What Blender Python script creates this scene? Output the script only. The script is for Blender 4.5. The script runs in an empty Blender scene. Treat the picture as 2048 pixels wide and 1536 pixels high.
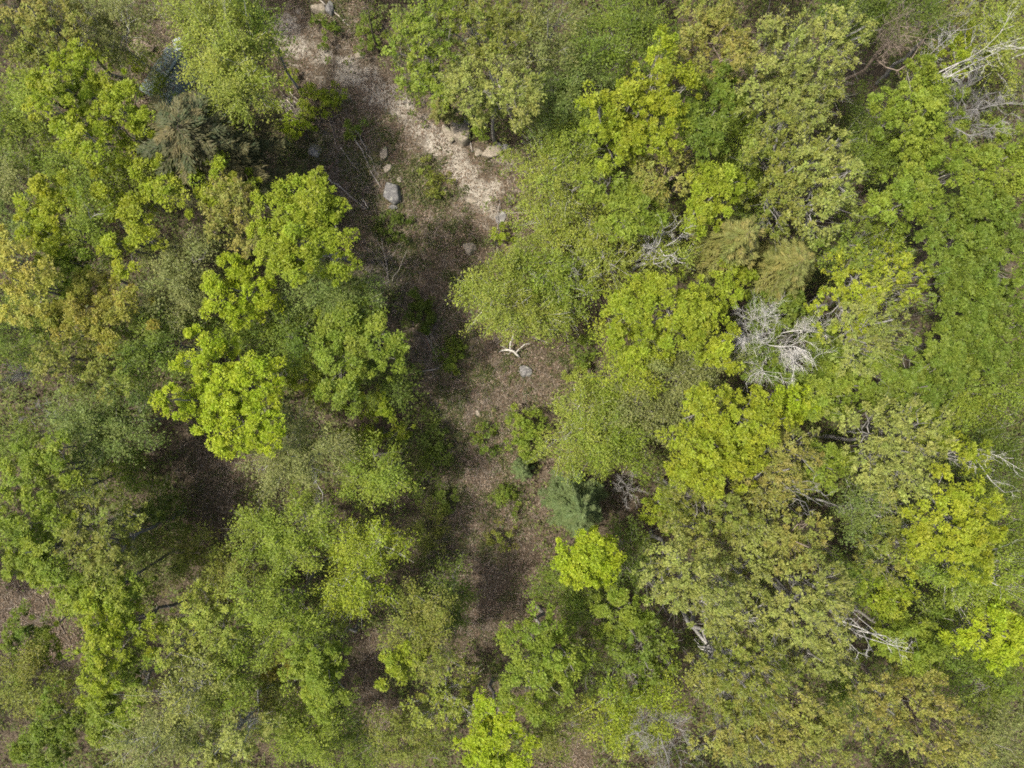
import bpy, math
import numpy as np

# ------------------------------------------------------------------ camera, sky, sun, exposure
SC = bpy.context.scene
COL = SC.collection
H = 60.0                 # drone height above the ground, metres
F = 1024 / 0.72          # focal length in photo pixels (2048 wide)

cam_d = bpy.data.cameras.new("camera")
cam = bpy.data.objects.new("camera", cam_d)
COL.objects.link(cam)
cam.location = (0, 0, H)
cam.rotation_euler = (0, 0, 0)
cam_d.sensor_fit = 'HORIZONTAL'
cam_d.angle = 2 * math.atan(0.72)
cam_d.clip_start = 0.5
cam_d.clip_end = 2000
SC.camera = cam

SUN_EL = math.radians(62)
SUN_AZ_FROM = math.radians(184)      # direction the light comes from, measured from +X
world = bpy.data.worlds.new("World")
SC.world = world
world.use_nodes = True
wn = world.node_tree.nodes
wl = world.node_tree.links
sky = wn.new("ShaderNodeTexSky")
sky.sky_type = 'NISHITA'
sky.sun_disc = False
sky.dust_density = 6.0
sky.ozone_density = 0.4
sky.sun_elevation = SUN_EL
sky.sun_rotation = math.radians(90) - SUN_AZ_FROM
wl.new(sky.outputs[0], wn["Background"].inputs[0])
wn["Background"].inputs[1].default_value = 0.15

sun_d = bpy.data.lights.new("sun", 'SUN')
sun_d.energy = 3.8
sun_d.angle = math.radians(2.5)
sun_d.color = (1.0, 0.93, 0.81)
sun = bpy.data.objects.new("sun", sun_d)
COL.objects.link(sun)
sun.location = (-30, 0, 60)
sun.rotation_euler = (0, math.radians(90) - SUN_EL, SUN_AZ_FROM)

SC.view_settings.view_transform = 'Standard'
SC.view_settings.look = 'None'
SC.view_settings.exposure = 1.0
SC.view_settings.gamma = 1.0
SC.view_settings.use_curve_mapping = False
SC.render.engine = 'CYCLES'
SC.cycles.max_bounces = 5
SC.cycles.diffuse_bounces = 3
SC.cycles.glossy_bounces = 2
SC.cycles.transmission_bounces = 3
SC.cycles.transparent_max_bounces = 4
SC.cycles.use_denoising = False
SC.cycles.filter_width = 1.8

RNG = np.random.default_rng(7)


def P(px, py, z=0.0):
    """a point of the photograph (2048 wide) at height z, in metres"""
    s = (H - z) / F
    return np.array([(px - 1024) * s, (768 - py) * s, z])


# ------------------------------------------------------------------ noise on plain arrays
def vnoise(x, y, seed=0):
    x = np.asarray(x, float)
    y = np.asarray(y, float)
    xi = np.floor(x).astype(np.int64)
    yi = np.floor(y).astype(np.int64)
    xf = x - xi
    yf = y - yi

    def h(a, b):
        n = (a * 374761393 + b * 668265263 + seed * 1442695041) & 0x7fffffff
        n = ((n ^ (n >> 13)) * 1274126177) & 0x7fffffff
        n = ((n ^ (n >> 16)) * 374761393) & 0x7fffffff
        return (n & 0xffff) / 65535.0
    u = xf * xf * (3 - 2 * xf)
    v = yf * yf * (3 - 2 * yf)
    a = h(xi, yi) * (1 - u) + h(xi + 1, yi) * u
    b = h(xi, yi + 1) * (1 - u) + h(xi + 1, yi + 1) * u
    return a * (1 - v) + b * v


def fbm(x, y, seed=0, octv=4):
    s, a, t = 0.0, 0.5, 0.0
    for i in range(octv):
        s = s + a * vnoise(x * 2 ** i, y * 2 ** i, seed + i * 17)
        t += a
        a *= 0.5
    return s / t


def gz(x, y):
    """terrain height"""
    return 0.9 * (fbm(np.asarray(x) * 0.05 + 40, np.asarray(y) * 0.05 + 40, 3, 3) - 0.5) + 0.10 * (fbm(np.asarray(x) * 0.6 + 90, np.asarray(y) * 0.6 + 90, 5, 2) - 0.5)


# ------------------------------------------------------------------ mesh helpers
def mesh_np(name, verts, faces, colors=None, smooth=False):
    """faces: int array (n,3) or (n,4); colors: (n,3) linear, one for each face"""
    me = bpy.data.meshes.new(name)
    nv, nf = len(verts), len(faces)
    k = faces.shape[1]
    me.vertices.add(nv)
    me.vertices.foreach_set("co", np.ascontiguousarray(verts, dtype=np.float32).ravel())
    me.loops.add(nf * k)
    me.loops.foreach_set("vertex_index", np.ascontiguousarray(faces, dtype=np.int32).ravel())
    me.polygons.add(nf)
    me.polygons.foreach_set("loop_start", np.arange(0, nf * k, k, dtype=np.int32))
    if colors is not None:
        at = me.attributes.new("tint", 'FLOAT_COLOR', 'FACE')
        c4 = np.ones((nf, 4), np.float32)
        c4[:, :3] = colors
        at.data.foreach_set("color", c4.ravel())
    if smooth:
        me.polygons.foreach_set("use_smooth", np.ones(nf, dtype=bool))
    me.update(calc_edges=True)
    me.validate()
    return me


def link(name, me, mat, parent=None, color=None):
    o = bpy.data.objects.new(name, me)
    COL.objects.link(o)
    if me is not None and mat is not None and not me.materials:
        me.materials.append(mat)
    if parent is not None:
        o.parent = parent
        o.matrix_parent_inverse = parent.matrix_world.inverted()
    if color is not None:
        o.color = (*color, 1)
    return o


def empty(name, loc, label, cat, group=None):
    o = bpy.data.objects.new(name, None)
    COL.objects.link(o)
    o.location = loc
    o.empty_display_size = 0.3
    o["label"] = label
    o["category"] = cat
    if group:
        o["group"] = group
    return o


def tag(o, label=None, cat=None, group=None, kind=None):
    if label:
        o["label"] = label
    if cat:
        o["category"] = cat
    if group:
        o["group"] = group
    if kind:
        o["kind"] = kind
    return o


def frame_of(d):
    """two unit vectors across each direction of d (n,3)"""
    up = np.where(np.abs(d[:, 2:3]) > 0.9, np.array([[1.0, 0, 0]]), np.array([[0, 0, 1.0]]))
    s = np.cross(d, up)
    s /= np.linalg.norm(s, axis=1, keepdims=True) + 1e-9
    return s, np.cross(s, d)


def tubes(p0, p1, r0, r1, n=4):
    """tapered open prisms, one for each segment"""
    p0, p1 = np.asarray(p0, float), np.asarray(p1, float)
    r0, r1 = np.asarray(r0, float)[:, None], np.asarray(r1, float)[:, None]
    d = p1 - p0
    L = np.linalg.norm(d, axis=1, keepdims=True) + 1e-9
    s, t = frame_of(d / L)
    N = len(p0)
    vs = np.zeros((N, 2 * n, 3))
    for k in range(n):
        a = 2 * math.pi * k / n
        o = s * math.cos(a) + t * math.sin(a)
        vs[:, k] = p0 + o * r0
        vs[:, n + k] = p1 + o * r1
    fs = np.zeros((N, n, 4), int)
    for k in range(n):
        k2 = (k + 1) % n
        fs[:, k] = [k, k2, n + k2, n + k]
    fs += (np.arange(N) * 2 * n)[:, None, None]
    return vs.reshape(-1, 3), fs.reshape(-1, 4)


def leaf_cards(c, axis, nrm, L, W):
    """one pointed leaf for each centre"""
    axis = axis / (np.linalg.norm(axis, axis=1, keepdims=True) + 1e-9)
    s = np.cross(nrm, axis)
    s /= np.linalg.norm(s, axis=1, keepdims=True) + 1e-9
    n2 = np.cross(axis, s)
    L = np.asarray(L)[:, None] * 0.5
    W = np.asarray(W)[:, None] * 0.5
    v = np.stack([c - axis * L * .8 + s * W, c + axis * L * 1.2 + n2 * W * .3, c - axis * L * .8 - s * W], 1)
    f = np.arange(len(c) * 3).reshape(-1, 3)
    return v.reshape(-1, 3), f


def rand_dirs(n, rng):
    d = rng.normal(size=(n, 3))
    return d / (np.linalg.norm(d, axis=1, keepdims=True) + 1e-9)


# ------------------------------------------------------------------ materials
def new_mat(name):
    m = bpy.data.materials.new(name)
    m.use_nodes = True
    nt = m.node_tree
    for n in list(nt.nodes):
        nt.nodes.remove(n)
    out = nt.nodes.new("ShaderNodeOutputMaterial")
    return m, nt, out


def N_(nt, typ, **kw):
    n = nt.nodes.new(typ)
    for k, v in kw.items():
        if k.startswith("i_"):
            n.inputs[k[2:].replace("_", " ")].default_value = v
        else:
            setattr(n, k, v)
    return n


def mat_leaf(name, transl=0.34, rough=0.55, spec=0.25):
    m, nt, out = new_mat(name)
    at = N_(nt, "ShaderNodeAttribute", attribute_name="tint")
    pr = N_(nt, "ShaderNodeBsdfPrincipled")
    pr.inputs["Roughness"].default_value = rough
    pr.inputs["Specular IOR Level"].default_value = spec
    tr = N_(nt, "ShaderNodeBsdfTranslucent")
    hs = N_(nt, "ShaderNodeHueSaturation")
    hs.inputs["Saturation"].default_value = 1.12
    hs.inputs["Value"].default_value = 1.25
    mx = N_(nt, "ShaderNodeMixShader")
    mx.inputs[0].default_value = transl
    nt.links.new(at.outputs["Color"], pr.inputs["Base Color"])
    nt.links.new(at.outputs["Color"], hs.inputs["Color"])
    nt.links.new(hs.outputs[0], tr.inputs["Color"])
    nt.links.new(pr.outputs[0], mx.inputs[1])
    nt.links.new(tr.outputs[0], mx.inputs[2])
    nt.links.new(mx.outputs[0], out.inputs[0])
    return m


def mat_bark():
    m, nt, out = new_mat("bark")
    oi = N_(nt, "ShaderNodeObjectInfo")
    tc = N_(nt, "ShaderNodeTexCoord")
    n1 = N_(nt, "ShaderNodeTexNoise")
    n1.inputs["Scale"].default_value = 5.0
    n1.inputs["Detail"].default_value = 5.0
    rp = N_(nt, "ShaderNodeMapRange")
    rp.inputs["From Min"].default_value = 0.3
    rp.inputs["From Max"].default_value = 0.7
    rp.inputs["To Min"].default_value = 0.55
    rp.inputs["To Max"].default_value = 1.25
    ml = N_(nt, "ShaderNodeVectorMath", operation='SCALE')
    pr = N_(nt, "ShaderNodeBsdfPrincipled")
    pr.inputs["Roughness"].default_value = 0.85
    pr.inputs["Specular IOR Level"].default_value = 0.2
    nt.links.new(tc.outputs["Object"], n1.inputs["Vector"])
    nt.links.new(n1.outputs[0], rp.inputs[0])
    nt.links.new(oi.outputs["Color"], ml.inputs[0])
    nt.links.new(rp.outputs[0], ml.inputs["Scale"])
    nt.links.new(ml.outputs[0], pr.inputs["Base Color"])
    nt.links.new(pr.outputs[0], out.inputs[0])
    return m


def ramp(nt, stops):
    r = nt.nodes.new("ShaderNodeValToRGB")
    el = r.color_ramp.elements
    while len(el) < len(stops):
        el.new(0.5)
    for e, (p, c) in zip(el, stops):
        e.position = p
        e.color = (*c, 1)
    return r


def mat_ground():
    """leaf litter, humus, moss and bare sand; the 'cover' attribute holds where moss (R), sand (G) and bare humus (B) lie"""
    m, nt, out = new_mat("forest_floor")
    tc = N_(nt, "ShaderNodeTexCoord")
    at = N_(nt, "ShaderNodeAttribute", attribute_name="cover")
    sp = N_(nt, "ShaderNodeSeparateColor")
    nt.links.new(at.outputs["Color"], sp.inputs[0])

    def noise(scale, detail=6, rough=0.6):
        n = N_(nt, "ShaderNodeTexNoise")
        n.inputs["Scale"].default_value = scale
        n.inputs["Detail"].default_value = detail
        n.inputs["Roughness"].default_value = rough
        nt.links.new(tc.outputs["Object"], n.inputs["Vector"])
        return n
    vo = N_(nt, "ShaderNodeTexVoronoi")
    vo.inputs["Scale"].default_value = 9.0
    nt.links.new(tc.outputs["Object"], vo.inputs["Vector"])
    lit = ramp(nt, [(0.0, (0.020, 0.016, 0.011)), (0.35, (0.043, 0.034, 0.023)), (0.65, (0.070, 0.056, 0.039)), (1.0, (0.135, 0.112, 0.082))])
    sv = N_(nt, "ShaderNodeSeparateColor")
    nt.links.new(vo.outputs["Color"], sv.inputs[0])
    n0 = noise(1.1)
    av = N_(nt, "ShaderNodeMath", operation='MULTIPLY_ADD')
    av.inputs[1].default_value = 0.55
    nt.links.new(sv.outputs[0], av.inputs[0])
    a2 = N_(nt, "ShaderNodeMath", operation='MULTIPLY')
    a2.inputs[1].default_value = 0.5
    nt.links.new(n0.outputs[0], a2.inputs[0])
    nt.links.new(a2.outputs[0], av.inputs[2])
    nt.links.new(av.outputs[0], lit.inputs[0])
    moss = ramp(nt, [(0.25, (0.030, 0.036, 0.012)), (0.75, (0.085, 0.095, 0.030))])
    nm = noise(14, 5, 0.7)
    nt.links.new(nm.outputs[0], moss.inputs[0])
    sand = ramp(nt, [(0.28, (0.090, 0.080, 0.064)), (0.5, (0.205, 0.186, 0.153)), (0.75, (0.33, 0.31, 0.268))])
    ns = noise(3.0, 8, 0.7)
    nt.links.new(ns.outputs[0], sand.inputs[0])
    hum = ramp(nt, [(0.3, (0.022, 0.017, 0.013)), (0.7, (0.060, 0.044, 0.033))])
    nh = noise(9, 6, 0.7)
    nt.links.new(nh.outputs[0], hum.inputs[0])

    def mask(sock, scale, lo=0.35, hi=0.65):
        n = noise(scale, 6, 0.65)
        s = N_(nt, "ShaderNodeMath", operation='ADD')
        nt.links.new(n.outputs[0], s.inputs[0])
        nt.links.new(sock, s.inputs[1])
        r = N_(nt, "ShaderNodeMapRange")
        r.inputs["From Min"].default_value = 0.5 + lo
        r.inputs["From Max"].default_value = 0.5 + hi
        nt.links.new(s.outputs[0], r.inputs[0])
        return r.outputs[0]

    def mix(a, b, f):
        x = N_(nt, "ShaderNodeMix", data_type='RGBA')
        nt.links.new(f, x.inputs[0])
        nt.links.new(a, x.inputs[6])
        nt.links.new(b, x.inputs[7])
        return x.outputs[2]
    c = mix(lit.outputs[0], hum.outputs[0], mask(sp.outputs[2], 2.0))
    c = mix(c, moss.outputs[0], mask(sp.outputs[0], 2.6))
    c = mix(c, sand.outputs[0], mask(sp.outputs[1], 1.7, 0.3, 0.6))
    bp = N_(nt, "ShaderNodeBump")
    bp.inputs["Strength"].default_value = 0.8
    bp.inputs["Distance"].default_value = 0.08
    nt.links.new(vo.outputs["Distance"], bp.inputs["Height"])
    pr = N_(nt, "ShaderNodeBsdfPrincipled")
    pr.inputs["Roughness"].default_value = 0.95
    pr.inputs["Specular IOR Level"].default_value = 0.1
    nt.links.new(c, pr.inputs["Base Color"])
    nt.links.new(bp.outputs[0], pr.inputs["Normal"])
    nt.links.new(pr.outputs[0], out.inputs[0])
    return m


def mat_two(name, c0, c1, scale, rough=0.9, bump=0.4, bscale=None, spec=0.2, lichen=None):
    m, nt, out = new_mat(name)
    tc = N_(nt, "ShaderNodeTexCoord")
    n = N_(nt, "ShaderNodeTexNoise")
    n.inputs["Scale"].default_value = scale
    n.inputs["Detail"].default_value = 8
    n.inputs["Roughness"].default_value = 0.7
    nt.links.new(tc.outputs["Object"], n.inputs["Vector"])
    r = ramp(nt, [(0.32, c0), (0.68, c1)])
    nt.links.new(n.outputs[0], r.inputs[0])
    col = r.outputs[0]
    if lichen:
        n2 = N_(nt, "ShaderNodeTexNoise")
        n2.inputs["Scale"].default_value = scale * 0.45
        n2.inputs["Detail"].default_value = 4
        nt.links.new(tc.outputs["Object"], n2.inputs["Vector"])
        mr = N_(nt, "ShaderNodeMapRange")
        mr.inputs["From Min"].default_value = 0.55
        mr.inputs["From Max"].default_value = 0.66
        nt.links.new(n2.outputs[0], mr.inputs[0])
        x = N_(nt, "ShaderNodeMix", data_type='RGBA')
        nt.links.new(mr.outputs[0], x.inputs[0])
        nt.links.new(col, x.inputs[6])
        x.inputs[7].default_value = (*lichen, 1)
        col = x.outputs[2]
    b = N_(nt, "ShaderNodeBump")
    b.inputs["Strength"].default_value = bump
    b.inputs["Distance"].default_value = 0.05
    n3 = N_(nt, "ShaderNodeTexNoise")
    n3.inputs["Scale"].default_value = bscale or scale * 3
    n3.inputs["Detail"].default_value = 6
    nt.links.new(tc.outputs["Object"], n3.inputs["Vector"])
    nt.links.new(n3.outputs[0], b.inputs["Height"])
    p = N_(nt, "ShaderNodeBsdfPrincipled")
    p.inputs["Roughness"].default_value = rough
    p.inputs["Specular IOR Level"].default_value = spec
    nt.links.new(col, p.inputs["Base Color"])
    nt.links.new(b.outputs[0], p.inputs["Normal"])
    nt.links.new(p.outputs[0], out.inputs[0])
    return m


M_LEAF = mat_leaf("leaf", 0.48)
M_NEEDLE = mat_leaf("needle", 0.12, 0.6, 0.2)
M_LITTER = mat_leaf("dead_leaf", 0.08, 0.9, 0.1)
M_BARK = mat_bark()
M_GROUND = mat_ground()
M_GRANITE = mat_two("granite", (0.055, 0.055, 0.055), (0.165, 0.16, 0.155), 5.0, 0.9, 0.7, lichen=(0.20, 0.20, 0.175))
M_TANSTONE = mat_two("tan_stone", (0.105, 0.09, 0.068), (0.26, 0.23, 0.185), 4.0, 0.9, 0.7, lichen=(0.13, 0.135, 0.08))
M_ROOF = mat_two("green_roofing", (0.075, 0.105, 0.100), (0.165, 0.205, 0.20), 2.6, 0.6, 0.15, spec=0.35, lichen=(0.07, 0.085, 0.055))
M_BOARD = mat_two("weathered_board", (0.11, 0.085, 0.065), (0.23, 0.185, 0.145), 3.5, 0.85, 0.3)
M_GLASS = mat_two("dark_pane", (0.02, 0.025, 0.03), (0.04, 0.045, 0.05), 2, 0.15, 0.0, spec=0.5)
M_TARP = mat_two("blue_grey_sheet", (0.20, 0.23, 0.26), (0.33, 0.36, 0.39), 3, 0.5, 0.3)

# ------------------------------------------------------------------ where the ground is open, mossy, sandy, bare (photo pixels on the ground)
SAND = [(572, 62, 42, 1.05), (590, 90, 40, .95), (640, 115, 44, .85), (690, 140, 46, .9), (735, 165, 46, .98), (770, 195, 46, 1.0), (805, 222, 44, .95), (845, 255, 46, .9),
        (880, 290, 45, .95), (905, 320, 45, .9), (930, 350, 48, 1.0), (955, 385, 48, 1.0), (985, 375, 35, .9), (985, 425, 35, .8), (1000, 320, 30, .7), (1020, 400, 30, .6), (720, 60, 22, .5),
        (990, 445, 22, .6), (1040, 365, 30, .5)]
MOSS = [(770, 250, 60, .45), (860, 360, 70, .6), (780, 440, 60, .55), (880, 430, 60, .35), (810, 480, 60, .5), (930, 560, 50, .45), (760, 560, 70, .45), (720, 330, 60, .5), (600, 330, 60, .45), (650, 290, 40, .4),
        (910, 710, 60, .55), (960, 750, 50, .35), (1160, 730, 40, .4), (880, 900, 50, .5), (880, 820, 50, .45), (890, 980, 50, .5), (860, 1060, 60, .55), (990, 860, 50, .4), (1010, 990, 50, .4), (820, 920, 40, .5),
        (1020, 940, 40, .4), (870, 1120, 50, .4), (640, 20, 40, .35), (700, 30, 40, .35), (1050, 470, 40, .4), (900, 640, 40, .35), (1130, 800, 50, .3), (300, 1120, 90, .4), (990, 1060, 60, .3)]
HUMUS = [(700, 300, 70, .5), (640, 250, 50, .5), (720, 400, 60, .45), (960, 1120, 90, .35), (970, 1200, 80, .4), (860, 700, 30, .5), (760, 540, 50, .6), (440, 1010, 70, .3), (30, 1230, 80, .4), (740, 1330, 50, .35), (960, 1040, 60, .3), (940, 860, 50, .25)]
# open ground without shrub layer: (px,py,r)
OPEN = [(600, 40, 60), (690, 60, 80), (640, 150, 80), (720, 200, 90), (650, 280, 80), (780, 280, 90), (860, 330, 90), (950, 360, 80), (740, 370, 80), (830, 430, 90), (920, 470, 80), (790, 520, 80),
        (880, 560, 90), (870, 650, 80), (1000, 700, 90), (1130, 730, 80), (930, 760, 90), (1040, 760, 80), (920, 850, 80), (1000, 900, 100), (900, 960, 80), (980, 1030, 100), (900, 1080, 90), (990, 1130, 100),
        (960, 1220, 80), (1040, 1200, 50), (430, 950, 90), (460, 1020, 70), (30, 1230, 90), (110, 1290, 60), (740, 1300, 50), (745, 1370, 40), (770, 1430, 50), (1180, 975, 55), (1225, 990, 40), (950, 1370, 45), (1130, 1520, 60),
        (1030, 470, 50), (1200, 590, 40), (340, 150, 70), (300, 90, 40)]


def splat(x, y, spots):
    v = np.zeros_like(x)
    for (px, py, r, a) in spots:
        c = P(px, py)
        s = r * H / F
        v = np.maximum(v, a * np.exp(-((x - c[0]) ** 2 + (y - c[1]) ** 2) / (2 * (s * 0.75) ** 2)))
    return v


def openness(x, y):
    return splat(x, y, [(a, b, r, 1.0) for a, b, r in OPEN])


# ------------------------------------------------------------------ ground sheet
def axis_steps(half, step, far):
    inner = np.arange(-half, half + step * 0.5, step)
    out, s, p = [], step, half
    while p < far:
        s *= 1.35
        p += s
        out.append(p)
    out = np.array(out)
    return np.concatenate([-out[::-1], inner, out])


gx = axis_steps(48, 0.42, 420)
gy = axis_steps(37, 0.42, 420)
X, Y = np.meshgrid(gx, gy)
Z = gz(X, Y)
nx, ny = len(gx), len(gy)
idx = np.arange(nx * ny).reshape(ny, nx)
gf = np.stack([idx[:-1, :-1], idx[:-1, 1:], idx[1:, 1:], idx[1:, :-1]], -1).reshape(-1, 4)
gv = np.stack([X, Y, Z], -1).reshape(-1, 3)
gme = mesh_np("ground", gv, gf, smooth=True)
cov = np.ones((nx * ny, 4), np.float32)
fx, fy = gv[:, 0], gv[:, 1]
cov[:, 0] = splat(fx, fy, MOSS) + 0.25 * fbm(fx * 0.25, fy * 0.25, 21) - 0.02
cov[:, 1] = splat(fx, fy, SAND) * (0.8 + 0.4 * fbm(fx * 0.8, fy * 0.8, 33))
cov[:, 2] = splat(fx, fy, HUMUS) + 0.2 * fbm(fx * 0.2, fy * 0.2, 44)
at = gme.attributes.new("cover", 'FLOAT_COLOR', 'POINT')
at.data.foreach_set("color", cov.ravel())
ground = tag(link("ground", gme, M_GROUND), kind="structure")
ground["label"] = "brown leaf-littered forest floor with mossy patches"

# the sandy track: a thin ragged sheet of its own on the ground
tx = np.arange(-22, 4, 0.14)
ty = np.arange(11, 34, 0.14)
TX, TY = np.meshgrid(tx, ty)
tm = splat(TX, TY, SAND) * (0.65 + 0.7 * fbm(TX * 0.9, TY * 0.9, 61, 5))
keep = tm > 0.36
cells = keep[:-1, :-1] & keep[1:, :-1] & keep[:-1, 1:] & keep[1:, 1:]
tid = np.arange(TX.size).reshape(TX.shape)
tf = np.stack([tid[:-1, :-1], tid[:-1, 1:], tid[1:, 1:], tid[1:, :-1]], -1)[cells]
TZ = gz(TX, TY) + 0.012 + 0.03 * fbm(TX * 2.3, TY * 2.3, 71, 3)
tv = np.stack([TX, TY, TZ], -1).reshape(-1, 3)
used, inv = np.unique(tf, return_inverse=True)
tme = mesh_np("dirt_track", tv[used], inv.reshape(-1, 4), smooth=True)
tc4 = np.ones((len(used), 4), np.float32)
ux, uy = tv[used][:, 0], tv[used][:, 1]
tc4[:, 0] = 0.12 * fbm(ux * 0.5, uy * 0.5, 81)
tc4[:, 1] = np.clip((tm.ravel()[used] - 0.30) * 1.6, 0, 1) * 0.75
tc4[:, 2] = 0.12
tat = tme.attributes.new("cover", 'FLOAT_COLOR', 'POINT')
tat.data.foreach_set("color", tc4.ravel())
track = tag(link("dirt_track", tme, M_GROUND), kind="structure")
track["label"] = "pale sandy dirt track curving down into the clearing"

# ------------------------------------------------------------------ leaf colours (linear base colour, second colour, share of the second)
PAL = {
    'lime':   ((.160, .215, .020), (.200, .230, .026), .30),
    'vivid':  ((.190, .262, .017), (.230, .272, .022), .35),
    'yellow': ((.172, .222, .020), (.205, .228, .022), .35),
    'cream':  ((.245, .268, .062), (.255, .240, .058), .35),
    'fresh':  ((.128, .182, .026), (.165, .202, .030), .30),
    'light':  ((.158, .205, .036), (.190, .212, .042), .35),
    'green':  ((.094, .142, .022), (.125, .160, .025), .30),
    'deep':   ((.070, .105, .019), (.095, .125, .022), .30),
    'blue':   ((.100, .146, .040), (.128, .160, .044), .35),
    'grey':   ((.130, .158, .054), (.160, .172, .066), .40),
    'pale':   ((.170, .208, .056), (.195, .208, .062), .40),
    'olive':  ((.125, .160, .030), (.150, .156, .036), .40),
    'tan':    ((.165, .190, .046), (.190, .178, .050), .42),
    'bronze': ((.178, .196, .036), (.205, .184, .042), .40),
    'gold':   ((.168, .195, .046), (.190, .184, .050), .40),
    'dark':   ((.040, .062, .020), (.060, .075, .026), .30),
    'hemlock': ((.042, .052, .018), (.100, .082, .032), .30),
    'spruce': ((.056, .084, .026), (.078, .100, .032), .35),
    'moss':   ((.095, .110, .026), (.130, .120, .032), .40),
}
BARK = {'g': (.20, .19, .17), 'w': (.36, .355, .335), 'b': (.105, .085, .065), 'd': (.045, .038, .032), 's': (.205, .20, .19), 'n': (.19, .155, .125)}


def leaf_colors(pal, clump_id, n, rng, tone=1.0, bough=None):
    a, b, share = PAL[pal]
    warm = np.array([1.15, 1.13, .95]) if pal not in ('spruce', 'hemlock', 'moss') else np.ones(3)
    a, b = np.array(a) * warm, np.array(b) * warm
    k = clump_id.max() + 1 if n else 1
    t = np.clip(rng.normal(share, 0.30, k), 0, 1)[clump_id]
    t = t + rng.normal(0, .18, n)
    bb = 1.0
    if bough is not None:
        kb = bough.max() + 1
        t = t + rng.normal(0, .16, kb)[bough]
        bb = (1 + rng.normal(0, .05, kb))[bough]
    t = np.clip(t, -.35, 1.2)[:, None]
    c = a * (1 - t) + b * t
    br = bb * (1 + rng.normal(0, .07, k))[clump_id] * (1 + rng.normal(0, .12, n))
    return np.clip(c * br[:, None] * tone, 0.004, 0.6)


class Limbs:
    def __init__(self):
        self.s = {4: [[], [], [], []], 3: [[], [], [], []], 6: [[], [], [], []]}

    def path(self, pts, r0, r1, n=4):
        pts = np.asarray(pts, float)
        m = len(pts) - 1
        rr = np.linspace(r0, r1, m + 1)
        a = self.s[n]
        a[0].append(pts[:-1]); a[1].append(pts[1:]); a[2].append(rr[:-1]); a[3].append(rr[1:])

    def mesh(self, name):
        V, Fc, o = [], [], 0
        for n, a in self.s.items():
            if a[0]:
                v, f = tubes(np.concatenate(a[0]), np.concatenate(a[1]), np.concatenate(a[2]), np.concatenate(a[3]), n)
                V.append(v); Fc.append(f + o); o += len(v)
        return np.concatenate(V), np.concatenate(Fc)


def bent(p0, p1, k, rng, sag=0.0, wob=0.06):
    t = np.linspace(0, 1, k + 1)[:, None]
    L = np.linalg.norm(p1 - p0)
    pts = p0 * (1 - t) + p1 * t
    pts[:, 2] += (sag * L * 4 * t * (1 - t))[:, 0]
    if k > 1:
        pts[1:-1] += rng.normal(0, wob * L, (k - 1, 3))
    return pts


def curvy(p0, p1, k, rng, sag=0.0, amp=.08):
    t = np.linspace(0, 1, k + 1)[:, None]
    L = np.linalg.norm(p1 - p0)
    v = rng.normal(0, 1, (3, 3))
    pts = p0 * (1 - t) + p1 * t + amp * L * (np.sin(math.pi * t) * v[0] + .55 * np.sin(2 * math.pi * t) * v[1] + .3 * np.sin(3 * math.pi * t) * v[2])
    pts[:, 2] += (sag * L * 4 * t * (1 - t))[:, 0]
    return pts


KIND = {
    # leaf length, width, clump radius, flattening, leaves in a clump, clumps per square metre, depth share, leaf tilt, shell
    'M': dict(L=.122, W=.100, rc=.34, fl=.75, n=76, dens=6.6, depth=.55, tilt=.50, shell=True, twig=.011, bough=.70, bz=.22, dome=1.0),
    'O': dict(L=.135, W=.105, rc=.24, fl=.7, n=30, dens=8.2, depth=.85, tilt=.50, shell=False, twig=.012, bough=.60, bz=.25, dome=.8),
    'B': dict(L=.110, W=.084, rc=.42, fl=.85, n=59, dens=6.0, depth=.70, tilt=.55, shell=False, twig=.011, bough=.60, bz=.22, dome=1.0),
    'S': dict(L=.115, W=.092, rc=.30, fl=.8, n=56, dens=7.6, depth=.7, tilt=.55, shell=True, twig=.009, bough=1.3, bz=.15, dome=1.0),
}


def lobe_world(lobes, h, lowz):
    out = []
    for (px, py, r) in lobes:
        r *= 1.18
        z = h
        for _ in range(3):
            R = r * (H - z) / F
            Rz = min(R * 0.95, h * 0.36)
            z = h - Rz
        c = P(px, py, z)
        out.append((c, R, Rz))
    return out


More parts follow.
